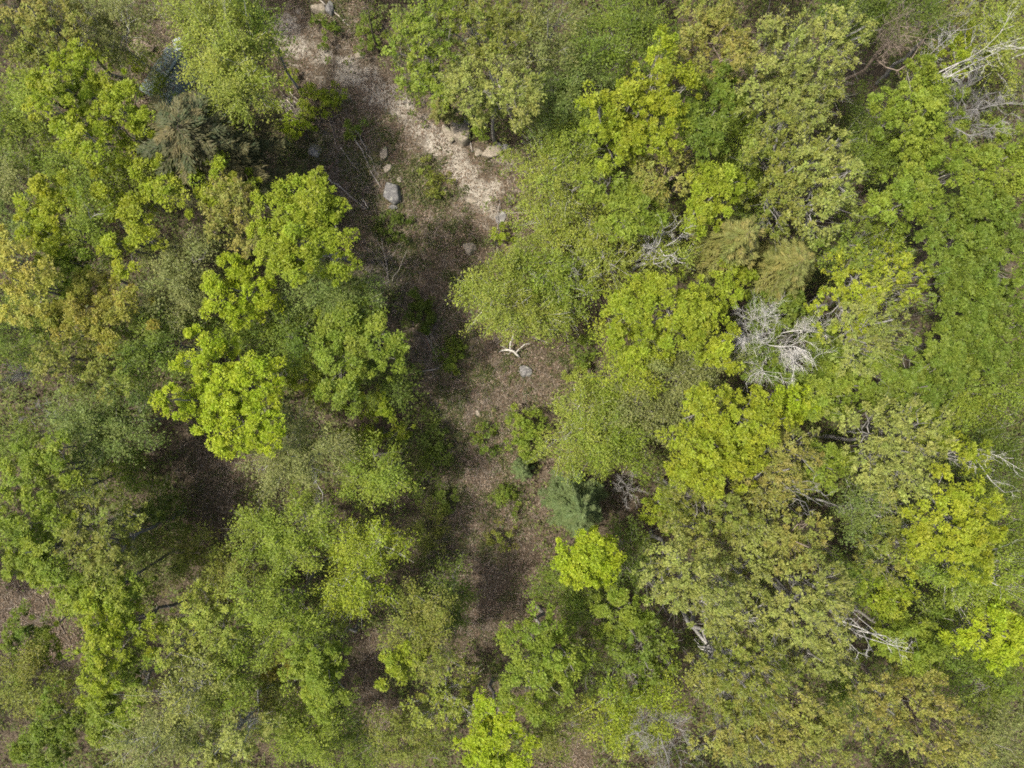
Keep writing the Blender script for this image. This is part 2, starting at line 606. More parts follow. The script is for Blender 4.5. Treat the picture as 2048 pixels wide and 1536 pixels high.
def grow_broadleaf(kind, pal, h, d, lobes, rng, base=None):
    K = KIND[kind]
    W = lobe_world(lobes, h, 0)
    area = np.array([R * R for _, R, _ in W])
    cen = sum(a * c for (c, _, _), a in zip(W, area)) / area.sum()
    if base is None:
        base = np.array([cen[0] + rng.normal(0, .35), cen[1] + rng.normal(0, .35), 0])
    base[2] = gz(base[0], base[1]) - 0.1
    rt = (0.011 * h + 0.02) * (1.0 if kind != 'B' else .72)
    top = np.array([cen[0], cen[1], h * 0.93])
    tr = bent(base, top, 7, rng, 0, 0.016)
    L = Limbs()
    L.path(tr, rt, rt * 0.22, 6)
    C, cid = [], 0
    lv, axes = [], []
    ids, bids, bid0, outs = [], [], 0, []
    for (c, R, Rz) in W:
        c = c.copy()
        c[2] -= abs(rng.normal(0, .06 * h)) if len(W) > 1 else 0
        nc = max(5, int(round(K['dens'] * d * math.pi * R * R)))
        # a limb into the lobe
        t0 = rng.uniform(.42, .62)
        s = tr[0] * (1 - t0) + tr[-1] * t0
        j = min(int(t0 * 7), 6)
        s = tr[j] + (tr[j + 1] - tr[j]) * (t0 * 7 - j)
        e = c + np.array([0, 0, -.25 * Rz])
        limb = bent(s, e, 4, rng, -0.05, .035)
        if np.linalg.norm((c - cen)[:2]) > 0.6:
            L.path(limb, rt * .48, rt * .2, 4)
        ph = rng.uniform(0, 6.28, 4)

        def edge(th):
            return 1 + .14 * np.sin(2 * th + ph[0]) + .12 * np.sin(3 * th + ph[1]) + .10 * np.sin(5 * th + ph[2])
        # boughs: domes of foliage set apart over the lobe, each with its own height
        ng = max(3, int(round(K['bough'] * math.pi * R * R)))
        cand = np.sqrt(rng.uniform(0, 1, (ng * 12,)))
        cth = rng.uniform(0, 2 * math.pi, ng * 12)
        cxy = np.stack([cand * np.cos(cth), cand * np.sin(cth)], 1) * (R * .93)
        pick = [0]
        dmin = np.hypot(*(cxy - cxy[0]).T)
        for _ in range(ng - 1):
            q = int(np.argmax(dmin * rng.uniform(.6, 1, len(dmin))))
            pick.append(q)
            dmin = np.minimum(dmin, np.hypot(*(cxy - cxy[q]).T))
        bxy, bro, bth = cxy[pick], cand[pick], cth[pick]
        bxy = bxy * edge(bth)[:, None]
        bzz = c[2] + Rz * np.sqrt(np.clip(1 - .92 * bro ** 2, 0, 1)) + rng.normal(0, K['bz'], ng)
        brr = .70 / math.sqrt(K['bough']) * rng.uniform(.7, 1.3, ng)
        gi = rng.choice(ng, nc, p=brr ** 2 / (brr ** 2).sum())
        q_ = np.sqrt(rng.uniform(0, 1, nc))
        th = rng.uniform(0, 2 * math.pi, nc)
        dep = rng.exponential(1.0, nc) * K['depth'] * .45 * Rz
        cl = np.stack([c[0] + bxy[gi, 0] + q_ * brr[gi] * np.cos(th), c[1] + bxy[gi, 1] + q_ * brr[gi] * np.sin(th),
                       bzz[gi] - K['dome'] * brr[gi] * q_ ** 2 - dep * (1 if K['depth'] > .6 else (rng.random(nc) < .45)) + rng.normal(0, .08, nc)], 1)
        cl[:, 2] = np.maximum(cl[:, 2], 0.15 + gz(cl[:, 0], cl[:, 1]))
        # branches: about nine boughs, each carries its nearest clumps
        nb = max(3, min(11, nc // 6))
        bi = rng.choice(nc, nb, replace=False)
        bp = cl[bi] + np.array([0, 0, -.15 * Rz])
        near = np.argmin(((cl[:, None, :2] - bp[None, :, :2]) ** 2).sum(-1), 1)
        for q in range(nb):
            u = rng.uniform(.3, 1)
            st = limb[0] + (limb[-1] - limb[0]) * u if np.linalg.norm((c - cen)[:2]) > 0.6 else tr[3] + (tr[6] - tr[3]) * rng.uniform(0, .9)
            br = bent(st, bp[q], 4, rng, -0.06, .045)
            L.path(br, rt * .22 + .006, .014, 4)
            for w in np.nonzero(near == q)[0]:
                uu = rng.uniform(.35, .98) * 4
                jj = min(int(uu), 3)
                sp = br[jj] + (br[jj + 1] - br[jj]) * (uu - jj)
                if kind in 'MS' and rng.random() < .65:
                    continue
                L.path(bent(sp, cl[w], 1, rng), K['twig'], .005, 3)
                if kind in 'OB' and rng.random() < .6:
                    L.path(bent(cl[w], cl[w] + (cl[w] - sp) * .5 + rng.normal(0, .12, 3), 1, rng), .006, .004, 3)
        # leaves
        nl = np.maximum(3, rng.poisson(K['n'], nc))
        rep = np.repeat(np.arange(nc), nl)
        m = len(rep)
        dr = rand_dirs(m, rng)
        size = rng.uniform(.6, 1.45, nc)[rep]
        if K['shell']:
            dr[:, 2] = np.where(dr[:, 2] < -.35, -dr[:, 2], dr[:, 2])
            rad = K['rc'] * size * rng.uniform(.55, 1.08, m)
        else:
            rad = K['rc'] * size * rng.uniform(0, 1, m) ** .5 * 1.25
        off = dr * rad[:, None]
        off[:, 2] *= K['fl']
        if kind == 'B':     # drooping sprays drawn out away from the trunk
            outw = cl[rep] - cen
            outw /= np.linalg.norm(outw, axis=1, keepdims=True) + 1e-6
            off += outw * rng.normal(0, .30, m)[:, None]
            off[:, 2] -= .18 * np.abs(off).sum(1)
        pos = cl[rep] + off
        pos[:, 2] = np.maximum(pos[:, 2], gz(pos[:, 0], pos[:, 1]) + .05)
        lv.append(pos)
        axes.append(dr + rng.normal(0, .5, (m, 3)))
        ids.append(rep + cid)
        ow = pos - (c - np.array([0, 0, Rz * .55]))
        outs.append(ow / (np.linalg.norm(ow, axis=1, keepdims=True) + 1e-6))
        bids.append(gi[rep] + bid0)
        bid0 += ng
        cid += nc
    pos, ax, ids = np.concatenate(lv), np.concatenate(axes), np.concatenate(ids)
    m = len(pos)
    nr = np.array([0, 0, .55]) + .65 * np.concatenate(outs) + rand_dirs(m, rng) * K['tilt']
    ax[:, 2] *= .5
    sc = np.clip(rng.lognormal(0, .30, m), .5, 1.9)
    v, f = leaf_cards(pos, ax, nr, K['L'] * sc, K['W'] * sc)
    return base, L.mesh("trunk"), (v, f, leaf_colors(pal, ids, m, rng, 1.0, np.concatenate(bids)))


def grow_conifer(pal, h, d, lobes, rng):
    (c, R, _), = lobe_world(lobes[:1], h, 0)
    px, py, r = lobes[0]
    zt = h * .8
    c = P(px, py, zt)
    R = r * (H - h * .7) / F
    base = np.array([c[0], c[1], gz(c[0], c[1]) - .1])
    top = np.array([c[0] + rng.normal(0, .15), c[1] + rng.normal(0, .15), h])
    L = Limbs()
    tr = bent(base, top, 7, rng, 0, .008)
    L.path(tr, .012 * h + .03, .015, 6)
    pos, ax, ids = [], [], []
    cid = 0
    z_lo, prof = (.30, .62) if pal == 'spruce' else (.55, .40)
    nw = int(16 * (h / 12) ** .5 + 6)
    for i in range(nw):
        t = i / (nw - 1)
        z = h * (z_lo + (.98 - z_lo) * t)
        Rr = R * (1 - t) ** prof * 1.05 + .18
        k = int(rng.integers(6, 10)) if t < .85 else 5
        a0 = rng.uniform(0, 6.28)
        for j in range(k):
            a = a0 + 2 * math.pi * j / k + rng.normal(0, .18)
            ln = Rr * rng.uniform(.5, 1.2)
            p0 = np.array([c[0], c[1], z + rng.normal(0, .22)])
            p1 = p0 + np.array([math.cos(a) * ln, math.sin(a) * ln, -.16 * ln + rng.normal(0, .1)])
            pts = bent(p0, p1, 4, rng, .04, .02)
            L.path(pts, .03, .006, 3)
            n = int(52 * d * ln + 8)
            u = rng.uniform(.12, 1.04, n) ** .8
            seg = np.clip((u * 4).astype(int), 0, 3)
            q = pts[seg] + (pts[seg + 1] - pts[seg]) * (u * 4 - seg)[:, None]
            out = np.array([math.cos(a), math.sin(a), 0])
            side = np.array([-math.sin(a), math.cos(a), 0])
            wv = rng.normal(0, 1, n) * (.30 * (1.1 - u) + .07) * ln * .55
            q = q + side * wv[:, None] + np.array([0, 0, 1]) * rng.normal(0, .05, n)[:, None]
            q[:, 2] -= np.abs(wv) * .22
            pos.append(q)
            ax.append(out + side * np.sign(wv)[:, None] * rng.uniform(.3, 1.1, n)[:, None] + rng.normal(0, .15, (n, 3)))
            ids.append(np.full(n, cid))
            cid += 1
    pos, ax, ids = np.concatenate(pos), np.concatenate(ax), np.concatenate(ids)
    m = len(pos)
    nr = np.array([0, 0, 1.0]) + rand_dirs(m, rng) * .5
    sc = rng.uniform(.7, 1.3, m)
    v, f = leaf_cards(pos, ax, nr, .26 * sc, .085 * sc)
    return base, L.mesh("trunk"), (v, f, leaf_colors(pal, ids, m, rng))


def grow_bare(h, d, lobes, rng, spread=1.0):
    px, py, r = lobes[0]
    z = h * .8
    c = P(px, py, z)
    R = r * (H - z) / F
    base = np.array([c[0] + rng.normal(0, .3), c[1] + rng.normal(0, .3), 0])
    base[2] = gz(base[0], base[1]) - .1
    rt = .010 * h + .02
    fork = np.array([c[0], c[1], h * .52])
    L = Limbs()
    L.path(bent(base, fork, 5, rng, 0, .02), rt, rt * .75, 6)
    nl = int(6 + 1.5 * d)
    for i in range(nl):
        a = 2 * math.pi * i / nl + rng.normal(0, .3)
        q = rng.uniform(.45, 1.0) * R
        e = np.array([c[0] + q * math.cos(a), c[1] + q * math.sin(a), h * rng.uniform(.78, 1.0)])
        l1 = curvy(fork, e, 6, rng, -.10, .07)
        L.path(l1, rt * .34, .010, 4)
        for j in range(int(5 * d + 5)):
            u = rng.uniform(.22, .97) * 6
            k = min(int(u), 5)
            s = l1[k] + (l1[k + 1] - l1[k]) * (u - k)
            aa = a + rng.normal(0, .95)
            ln = R * rng.uniform(.2, .6)
            e2 = s + np.array([math.cos(aa) * ln, math.sin(aa) * ln, ln * rng.uniform(.1, .9)])
            l2 = curvy(s, e2, 4, rng, -.05, .08)
            L.path(l2, .013, .006, 3)
            for _ in range(int(5 * d + 4)):
                u2 = rng.uniform(.2, 1) * 4
                k2 = min(int(u2), 3)
                s2 = l2[k2] + (l2[k2 + 1] - l2[k2]) * (u2 - k2)
                a3 = aa + rng.normal(0, .8)
                ln3 = R * rng.uniform(.08, .24)
                e3 = s2 + np.array([math.cos(a3) * ln3, math.sin(a3) * ln3, ln3 * rng.uniform(-.1, .8)])
                L.path(bent(s2, e3, 2, rng, 0, .08), .006, .003, 3)
    return base, L.mesh("trunk"), None


# ------------------------------------------------------------------ the trees: kind palette height density bark | crown lobes (px,py,r) | label
TREES = """
O tan 15 .9 g | 60,20,55 100,35,35 | tan-tipped sparse tree filling the top left corner of the photo
O olive 14 1 g | 68,72,42 40,105,35 | small yellow-olive crown just below the top left corner tree
B grey 13 .75 w | 150,40,55 205,55,65 250,30,50 | thin grey-green twiggy tree along the top edge, left of the brown bare shrub
M lime 16 1 g | 125,130,42 105,165,28 | brightest lime crown up-left of the green roof
M lime 16 .9 g | 105,220,36 165,195,42 215,175,34 255,205,34 130,260,38 175,275,38 225,265,32 | ragged yellow-green crown with grey gaps left of the dark conifer
B grey 12 .7 g | 190,215,38 | grey-green crown showing through the middle of the ragged lime tree
B fresh 13 1 g | 30,215,55 55,180,30 | smooth green crown at the left edge beside the ragged lime tree
B green 12 1 g | 55,295,62 95,335,40 | soft mid-green crown at the left edge below the ragged lime tree
B grey 12 .8 s | 12,345,40 | greyish crown cut by the left edge above the cream tree
D - 12 .8 d | 15,150,32 | dark bare branches sticking in from the left edge near the top
S lime 5 .9 b | 212,103,20 262,108,22 | small yellow-green bush just left of the fallen plank by the roof
D - 3.4 .8 n | 325,58,34 | brown leafless shrub behind the plank above the green roof
D - 3.2 .7 n | 240,140,32 | grey-brown leafless shrub left of the green roof
B light 15 1.35 w | 395,25,50 445,70,62 445,140,50 468,180,40 492,140,24 492,192,18 | large smooth light-green crown right of the green roof
B green 13 1.1 g | 510,55,30 495,15,36 | darker green crown at the top edge beside the start of the track
C hemlock 17 1.8 b | 388,280,128 | dark bronze-tipped conifer below the green roof
M lime 14 1 g | 310,350,32 365,368,38 425,362,34 465,355,20 | lime crown directly below the dark bronze conifer
B fresh 12 .9 g | 175,345,60 240,330,40 | mid-green crown between the ragged lime tree and the lime crown below it
M yellow 15 1 g | 78,425,40 110,400,40 80,480,36 60,455,30 | yellow-lime crown left of centre on the left edge above the cream tree
B fresh 14 .9 s | 140,470,46 165,435,32 | grey-green crown wedged between two yellow-lime crowns on the left
M yellow 15 .95 g | 205,410,30 265,430,32 235,490,36 280,465,24 | lumpy yellow-lime crown left of the smooth grey-olive tree
B blue 13 1 g | 18,440,34 | blue-grey crown cut by the left edge just above the cream tree
M cream 16 1 g | 15,520,40 45,565,36 10,605,34 60,535,20 | cream-yellow crown cut by the left edge
M fresh 14 .85 g | 115,540,38 150,525,30 | green crown between the cream tree and the orange-tan tree
B grey 13 1.1 g | 345,560,62 320,610,42 375,520,42 | smooth round grey-olive crown in the left half
M bronze 15 .95 n | 165,575,38 150,625,36 210,640,38 250,620,22 235,580,18 120,645,24 | orange-tan lumpy crown right of the cream tree
B green 13 1.2 g | 35,665,58 70,640,36 | dark smooth green crown on the left edge below the cream tree
O olive 14 1 n | 95,720,44 160,700,52 200,740,42 | tan-olive thin crown below the orange-tan tree
M vivid 15 1 g | 450,558,32 488,590,38 440,600,24 510,570,20 | small vivid lime crown right of the grey-olive tree
B green 14 1.2 g | 315,690,62 270,700,40 | round mid-green crown under the grey-olive tree
O tan 15 1.1 n | 425,410,34 475,440,42 500,480,24 450,385,26 | pale tan-yellow crown left of the big lime tree by the boulder
D - 9 1 s | 12,745,36 | grey bare twigs at the left edge halfway down
M lime 16 1.05 g | 555,415,42 625,400,44 665,450,34 535,495,38 600,480,52 590,540,34 650,505,28 | big lime crown on the clearing edge left of the grey boulder
B blue 13 1.3 g | 600,580,48 655,565,42 700,600,34 | blue-green crown just below the big lime tree by the clearing
M fresh 13 1 g | 645,605,26 700,640,50 735,690,46 675,720,50 770,665,30 690,770,34 | fresh green feathery crown bulging into the clearing from the left
S lime 9 1 g | 590,745,26 630,775,26 | small yellow-green crown beside the round grey twig bush
D - 6 1.6 s | 555,740,22 | small round dome of grey bare twigs among the lime crowns
B deep 9 .9 d | 770,745,44 800,780,26 | dark sparse tree with bare twigs at the left side of the clearing
B green 12 1.2 g | 490,645,52 530,690,34 | mid-green crown between two vivid lime trees left of the clearing
M vivid 16 1.05 g | 385,705,34 435,745,48 480,810,52 385,795,42 430,855,42 520,745,36 510,855,34 340,800,24 | largest vivid lime crown in the left half
B light 10 .75 w | 1110,345,62 1070,310,40 1150,375,42 | thin pale-green crown beside the bright end of the track
B light 8 .75 w | 1085,440,48 1130,490,52 | thin yellow-green young tree right of the leaning thin trunk
B light 9 .85 w | 1180,450,52 1210,510,42 | light green young tree with a brown gap to its right
B fresh 9 .9 w | 1110,550,58 1060,545,36 | green young tree above the pale crown at the middle of the photo
B light 11 1.05 w | 965,612,38 1015,620,46 1075,640,44 990,575,36 | pale bright-green crown overhanging the clearing above the white snag
B fresh 8 .75 w | 1150,592,36 1122,645,24 | thin green tree right of the pale crown above the white snag
M lime 14 1.05 g | 1265,620,48 1335,605,48 1370,655,44 1290,680,48 1400,620,26 | broad lime crown left of the silver dead tree
B lime 12 1.05 g | 1240,690,32 1258,742,34 1295,745,34 | yellow-green crown bordering the brown gap right of the white snag
M yellow 13 1 g | 1440,665,34 1458,705,28 | small yellow crown between the broad lime tree and the silver dead tree
M lime 13 1.1 g | 1450,570,40 | small round lime crown below the olive conifer
C moss 14 1.2 b | 1470,482,62 | left of two olive-bronze conifers in the right half
C moss 14 1.2 b | 1578,532,56 | right of two olive-bronze conifers, above the silver dead tree
B light 13 .6 w | 1290,470,48 1335,430,42 1370,510,36 | sparse tree with fanned white limbs above the broad lime crown
M fresh 14 .95 g | 1260,425,38 1300,395,34 | yellow-green crown left of the bright lime maple-like tree
M lime 15 1.05 g | 1400,375,30 1440,395,38 1400,435,32 1455,360,24 | bright lime crown just above the olive conifers
O tan 14 1.1 n | 1310,335,42 1360,345,34 | brownish tan crown between the two brightest lime trees at the upper right
M fresh 13 .95 g | 1225,365,34 1210,330,24 | green crown left of the brownish tan tree
B grey 12 .9 w | 1370,755,50 1330,715,34 1430,735,44 | grey-green wispy crown with white branches left of the yellow tree
M yellow 16 1.05 g | 1330,115,38 1345,170,36 1275,180,32 1235,195,26 1200,205,22 1310,215,34 1265,235,34 | yellow-lime lumpy crown in the upper right quarter, pointing up
M lime 15 1.05 g | 1215,250,30 1240,280,34 1290,270,34 1330,260,28 | lime crown joined under the yellow-lime lumpy tree
B blue 12 1.1 g | 1160,150,58 1130,220,46 1200,110,42 1110,190,34 | blue-green smooth crown left of the yellow-lime lumpy tree
B green 13 1.1 g | 1275,40,56 1220,60,42 1330,50,36 | smooth green crown at the top edge above the yellow-lime lumpy tree
B fresh 11 1 g | 1140,280,42 1165,250,36 | green crown right of the brush pile beside the track
O fresh 14 1.15 g | 838,75,44 828,140,36 865,40,40 856,168,27 | yellow-green crown along the right side of the track near the top
O pale 15 1.2 g | 935,138,52 1000,140,54 955,172,32 1046,190,36 | pale yellow-green crown above the big boulders
O olive 15 1.1 s | 940,50,56 1010,60,52 | olive twiggy crown at the top edge right of the track
B grey 14 .7 s | 1080,60,52 1120,25,40 | grey twiggy crown at the top edge with bare branches
C moss 6 1 b | 882,208,20 | small olive conifer overhanging the track above the tan boulder
O tan 16 1.15 n | 1440,70,64 1430,20,40 1470,110,34 | tan-olive crown at the top edge in the upper right
M green 14 1 g | 1440,200,46 1415,255,42 1455,160,30 1390,290,32 | mid-green crown right of the yellow-lime lumpy tree
O pale 17 1.15 s | 1560,95,58 1640,115,62 1600,185,56 1685,60,44 1535,155,34 1670,175,38 | large pale crown with dotted leaf tufts at the upper right
O olive 15 1.1 s | 1560,280,44 1610,335,54 1555,400,46 | olive dotted crown below the large pale tree
O pale 16 1.1 s | 1665,395,52 1640,300,40 1690,350,34 | pale dotted crown above the right olive conifer
D - 16 1.5 n | 1812,58,52 | brown leafless crown near the top right with pale limbs
B deep 12 1.2 g | 1740,10,50 1840,8,46 1690,15,30 | deep green crown at the top edge next to the brown leafless tree
D - 15 .45 s | 1920,20,44 | thin leafless tree at the top edge with a long leaning trunk
M lime 9 1 g | 1925,92,34 1900,66,22 | lime crown between the bare trees in the top right
B light 12 1 w | 2020,55,42 2038,110,34 1990,22,36 | smooth yellow-green crown in the top right corner
D - 19 .7 w | 1950,105,62 | white-limbed bare tree near the top right corner
D - 17 1.7 s | 1975,200,70 | grey bushy leafless crown at the right edge near the top
M fresh 15 1.15 g | 1845,185,44 1885,215,50 1830,250,42 1915,265,32 1790,215,30 | smooth bright green rounded crown left of the grey leafless tree
B green 13 1.2 g | 1800,300,50 1850,310,36 1760,290,36 | mid-green crown below the smooth bright green rounded tree
M fresh 14 1.15 g | 1825,380,46 1860,355,34 1800,410,30 | bright green lobed crown above the big scalloped green tree
M green 15 1.2 g | 1940,440,52 1995,440,48 1910,505,46 1965,520,52 2015,530,46 1895,560,34 1960,585,36 | big scalloped mid-green crown on the right edge
M fresh 13 1.1 g | 2010,340,52 1960,320,40 2025,280,36 | green crown on the right edge above the big scalloped tree
B fresh 12 1 w | 1755,450,44 1790,490,30 | light green crown crossed by thin white branches at the right
O yellow 16 .95 s | 1735,545,50 1795,565,46 1700,620,48 | yellow-olive dotted crown right of the right olive conifer
O pale 16 1 s | 1785,630,52 1745,685,44 1820,590,34 | pale dotted crown right of the silver dead tree
M green 14 1.15 g | 1935,655,50 2005,680,46 1900,710,38 2020,620,40 1970,720,40 | mid-green crown on the right edge below the big scalloped tree
D - 15 2.0 w | 1568,676,86 | silver-white leafless dead tree, the most striking bare crown
M green 10 1 g | 1570,620,44 1520,640,34 1600,740,40 1520,730,36 | dark green low crown underneath the silver dead tree
M fresh 13 1.1 g | 1705,770,46 1660,800,36 1760,745,34 | green crown below right of the silver dead tree
M green 13 1.15 g | 1815,770,50 1875,745,42 1850,810,38 | mid-green crown right of the lime tree beside the yellow tree
B fresh 12 1.1 g | 1945,780,46 2010,770,44 1980,830,36 | yellowish-green crown on the right edge just below half height
M yellow 16 1.1 g | 1410,815,34 1440,855,48 1385,895,38 1480,885,42 1420,940,46 1475,935,36 1395,940,30 | large yellow crown right of centre
M yellow 15 1 g | 1520,822,30 1550,855,28 1500,840,24 | small yellow lumpy crown on the right of the large yellow tree
M vivid 14 1.05 g | 1600,808,34 1580,780,22 | small bright lime crown below the silver dead tree
B light 10 1 w | 1158,818,36 1185,855,46 1135,890,38 | light green young crown right of the lime shrub in the clearing
B fresh 10 1.05 g | 1225,880,46 1245,920,36 1190,910,32 | mid-green young crown left of the large yellow tree
B grey 11 1 g | 1300,855,46 1275,800,40 1330,800,38 | grey-green fine crown touching the left side of the large yellow tree
S fresh 3.2 .9 b | 1055,868,32 1050,842,22 1065,895,20 | lime shrub standing alone in the lower clearing
C spruce 2.6 1 b | 1045,942,18 | tiny dark green conifer just below the lime shrub in the clearing
C spruce 11 1.7 b | 1162,1022,62 | blue-green spruce directly above the vivid yellow-lime ball tree
M vivid 12 1.5 g | 1180,1116,38 1162,1098,24 1200,1100,24 1194,1138,24 1162,1133,24 | vivid yellow-lime round crown like a ball at the clearing edge
B green 9 1.1 g | 1125,1180,34 1170,1205,42 1150,1230,28 | green crown just below the yellow-lime ball tree
M fresh 10 1 g | 1240,1225,38 1275,1245,30 | green crown down-right of the yellow-lime ball tree
D - 7 .6 s | 1262,978,34 | grey leafless shrub right of the spruce
S lime 7 1 g | 1320,1005,24 1345,1045,22 1355,1010,18 | small lime crown below the large yellow tree
O tan 14 1.1 s | 1575,935,52 1530,960,44 1620,900,36 | tan-green dotted crown right of the large yellow tree
M fresh 14 1 g | 1665,930,38 1650,955,26 | small green rounded crown among tan dotted trees at the right
O olive 15 1.15 g | 1420,1035,54 1480,1020,44 1390,1070,36 | olive crown below the large yellow tree
O pale 16 1.15 s | 1370,1145,54 1420,1175,48 1340,1185,38 | pale dotted crown right of the dark gap beside the yellow-lime ball tree
O pale 15 1.15 s | 1510,1105,56 1540,1060,40 1490,1160,44 | pale olive crown in the lower right, left of the white-trunked birch-like tree
O tan 15 1 n | 1620,1075,46 1600,1120,36 | tan crown with brown twigs in the lower right
O pale 16 1.15 s | 1775,870,50 1845,880,52 1820,945,50 1760,930,36 | large pale dotted crown at the right, below the mid-green trees
M lime 15 1 g | 1915,875,36 1890,860,24 1940,910,24 | lime lumpy crown near the right edge beside the white twigs
M yellow 16 .9 s | 1925,985,42 1960,1040,38 1890,1060,44 1945,1105,42 1870,1105,34 | yellow-olive lumpy crown near the right edge
B blue 14 .75 w | 1765,1025,56 1720,1000,36 1740,1070,36 | grey-green wispy crown with a white leaning trunk in the lower right
O olive 14 1.05 g | 1825,1030,40 1830,1110,44 1790,1120,36 | olive dotted crown left of the yellow-olive lumpy tree
B deep 11 .9 w | 1985,905,48 2020,950,46 2025,870,36 | dark thin crown with white twigs on the right edge
B green 12 1 g | 2015,1030,42 2010,1085,40 | dark green crown on the right edge below the white twigs
B fresh 14 1.15 w | 1965,1165,54 2020,1150,46 1920,1150,34 2010,1205,36 | smooth grey-green large crown near the lower right edge
M vivid 15 1 g | 2000,1260,42 1975,1290,32 2025,1300,34 2020,1235,30 | bright feathery lime crown on the lower right edge
M fresh 13 1.15 g | 1840,1310,44 1815,1285,30 1865,1335,28 1850,1280,26 | round green crown beside the white fallen-looking limb at the lower right
D - 17 .4 w | 1755,1288,44 | short white leaning limb left of the round green crown at lower right
M lime 13 1 g | 1785,1190,40 1800,1225,26 | lime-green crown above the round green crown at the lower right
O pale 16 1.15 s | 1600,1220,54 1665,1245,48 1640,1180,40 | pale dotted crown in the lower right, right of the long white trunk
O pale 15 1.1 s | 1635,1320,46 1690,1330,36 1590,1300,34 | pale olive crown below the pale dotted tree with white trunk
O tan 15 .8 s | 1765,1395,44 1815,1430,44 1750,1450,36 | thin tan crown over grey twigs near the bottom at right
O gold 15 1.05 n | 1895,1450,46 1935,1490,42 1870,1500,36 | yellow-tan crown at the bottom near the right corner
B green 12 1.1 g | 1975,1375,52 1940,1330,36 2025,1360,36 | dull green crown on the right edge below the feathery lime tree
B grey 12 1 g | 2015,1470,48 1985,1510,40 | grey-green crown in the bottom right corner
O gold 16 1.1 n | 1640,1435,46 1665,1495,44 1620,1510,36 | orange-yellow crown at the bottom edge right of centre
O pale 16 .95 w | 1470,1290,48 1440,1235,40 1500,1250,40 | pale crown with a long white trunk in the lower right quarter
O olive 16 1.15 s | 1480,1390,58 1530,1340,44 1440,1350,40 | broad olive-tan crown right of the dark sparse tree
O tan 16 1.15 s | 1530,1460,56 1470,1480,50 1570,1510,42 | tan-yellow crown on the bottom edge left of the orange-yellow tree
D - 16 1.6 s | 1330,1490,70 | grey bushy leafless crown with white limbs at the bottom edge
B lime 12 .9 w | 1235,1425,40 1265,1470,36 1215,1470,28 | yellow-green fine crown left of the grey leafless crown at the bottom
O green 13 1.1 g | 1290,1300,48 1320,1350,40 1260,1350,36 | dark sparse dotted crown below the green crown near the ball tree
B lime 12 .9 g | 1290,1420,38 1340,1420,36 | yellowish crown above the grey leafless crown at the bottom
M fresh 14 1.05 g | 1065,1295,34 1110,1335,42 1045,1375,40 1100,1390,34 1090,1255,24 1140,1320,24 | fresh green lumpy crown at the lower end of the clearing
M vivid 14 1.1 g | 990,1450,34 965,1500,42 1015,1495,36 1000,1530,30 | vivid lime crown on the bottom edge at the end of the clearing
B olive 8 .9 g | 1120,1440,46 1090,1480,34 | dull olive low crown right of the vivid lime crown on the bottom edge
B deep 8 1 g | 1180,1350,36 1190,1300,28 | dark green low crown between the two lumpy trees at lower centre
B olive 13 1 g | 830,1275,52 860,1220,38 870,1320,34 | pale olive crown right of the small brown path near the bottom
M lime 12 .95 g | 800,1320,30 790,1350,24 | lime crown edging the small brown path near the bottom
B deep 10 .85 s | 895,1190,46 900,1240,36 | dark grey-green twiggy crown left of the lower clearing
B lime 12 .95 w | 660,1100,34 710,1110,44 725,1170,46 680,1180,36 760,1090,30 700,1225,28 | vivid thin lime crown left of the lower clearing
B fresh 12 1.05 g | 735,940,46 780,965,36 710,985,36 | feathery green crown bordering the middle of the clearing on the left
B grey 13 .85 w | 575,880,52 545,930,46 615,940,50 640,890,40 | pale grey-green wispy crown below the largest vivid lime tree
B fresh 12 1.05 g | 555,1075,56 500,1090,40 610,1050,40 580,1125,36 | soft green crown right of the brown gap in the lower left
S lime 6 .9 g | 740,800,26 770,820,22 700,790,22 | small lime bush below the fresh green feathery tree by the clearing
S lime 5 .8 g | 690,870,20 745,865,22 810,870,16 | low scattered yellow-green bush at the clearing edge above the feathery green tree
M fresh 14 1 g | 60,930,44 30,975,38 90,900,24 | lime-green crown on the left edge below half height
O pale 13 .9 s | 125,985,42 110,950,26 | pale dotted crown right of the lime-green left edge crown
B blue 12 1.15 g | 180,840,66 240,850,48 120,850,46 | wide soft grey-green crown under the tan-olive tree at left
B green 7 1.0 g | 205,930,50 262,918,30 170,950,32 | plain mid-green crown left of the brown gap
M fresh 15 1.05 g | 45,1055,48 90,1095,40 40,1135,44 95,1150,34 | large lime-green crown on the left edge in the lower half
O olive 14 1.1 g | 185,1070,58 220,1120,46 150,1120,40 | olive streaky crown right of the large lime-green left edge tree
B deep 7 1.0 g | 285,1060,52 310,1020,30 | dark green crown on the left of the brown gap
B olive 8 .75 n | 335,1140,52 390,1110,40 | thin olive brown low crown below the brown gap
M fresh 13 1 g | 185,1195,52 240,1185,40 140,1190,34 | mid-green crown above the yellow-green crowns at lower left
M green 8 1.15 g | 68,1270,40 | round green crown alone in the brown gap at the left edge
M lime 14 .9 g | 170,1245,32 200,1295,42 185,1350,38 250,1275,34 | dark lime crown right of the brown gap at the left edge
O light 14 1.1 s | 385,1230,46 440,1260,44 350,1290,42 405,1300,34 | pale lime crown in the lower left quarter, above the grey twigs
B olive 10 .95 g | 55,1390,54 25,1350,34 | dull olive crown on the left edge near the bottom
M green 11 1.1 g | 120,1435,36 100,1495,44 60,1515,34 | deep green crown in the bottom left corner
M fresh 14 1.05 g | 235,1390,40 200,1445,38 270,1345,26 180,1490,34 | fresh green lumpy crown right of the bottom left corner
B pale 14 .75 w | 370,1385,50 330,1430,40 | pale twiggy crown with grey bare branches at lower left
D - 15 .9 s | 395,1370,34 | grey leafless branches in the pale lime crowns at lower left
B fresh 13 1 g | 460,1340,48 500,1300,36 440,1400,38 | olive green crown right of the grey branches at lower left
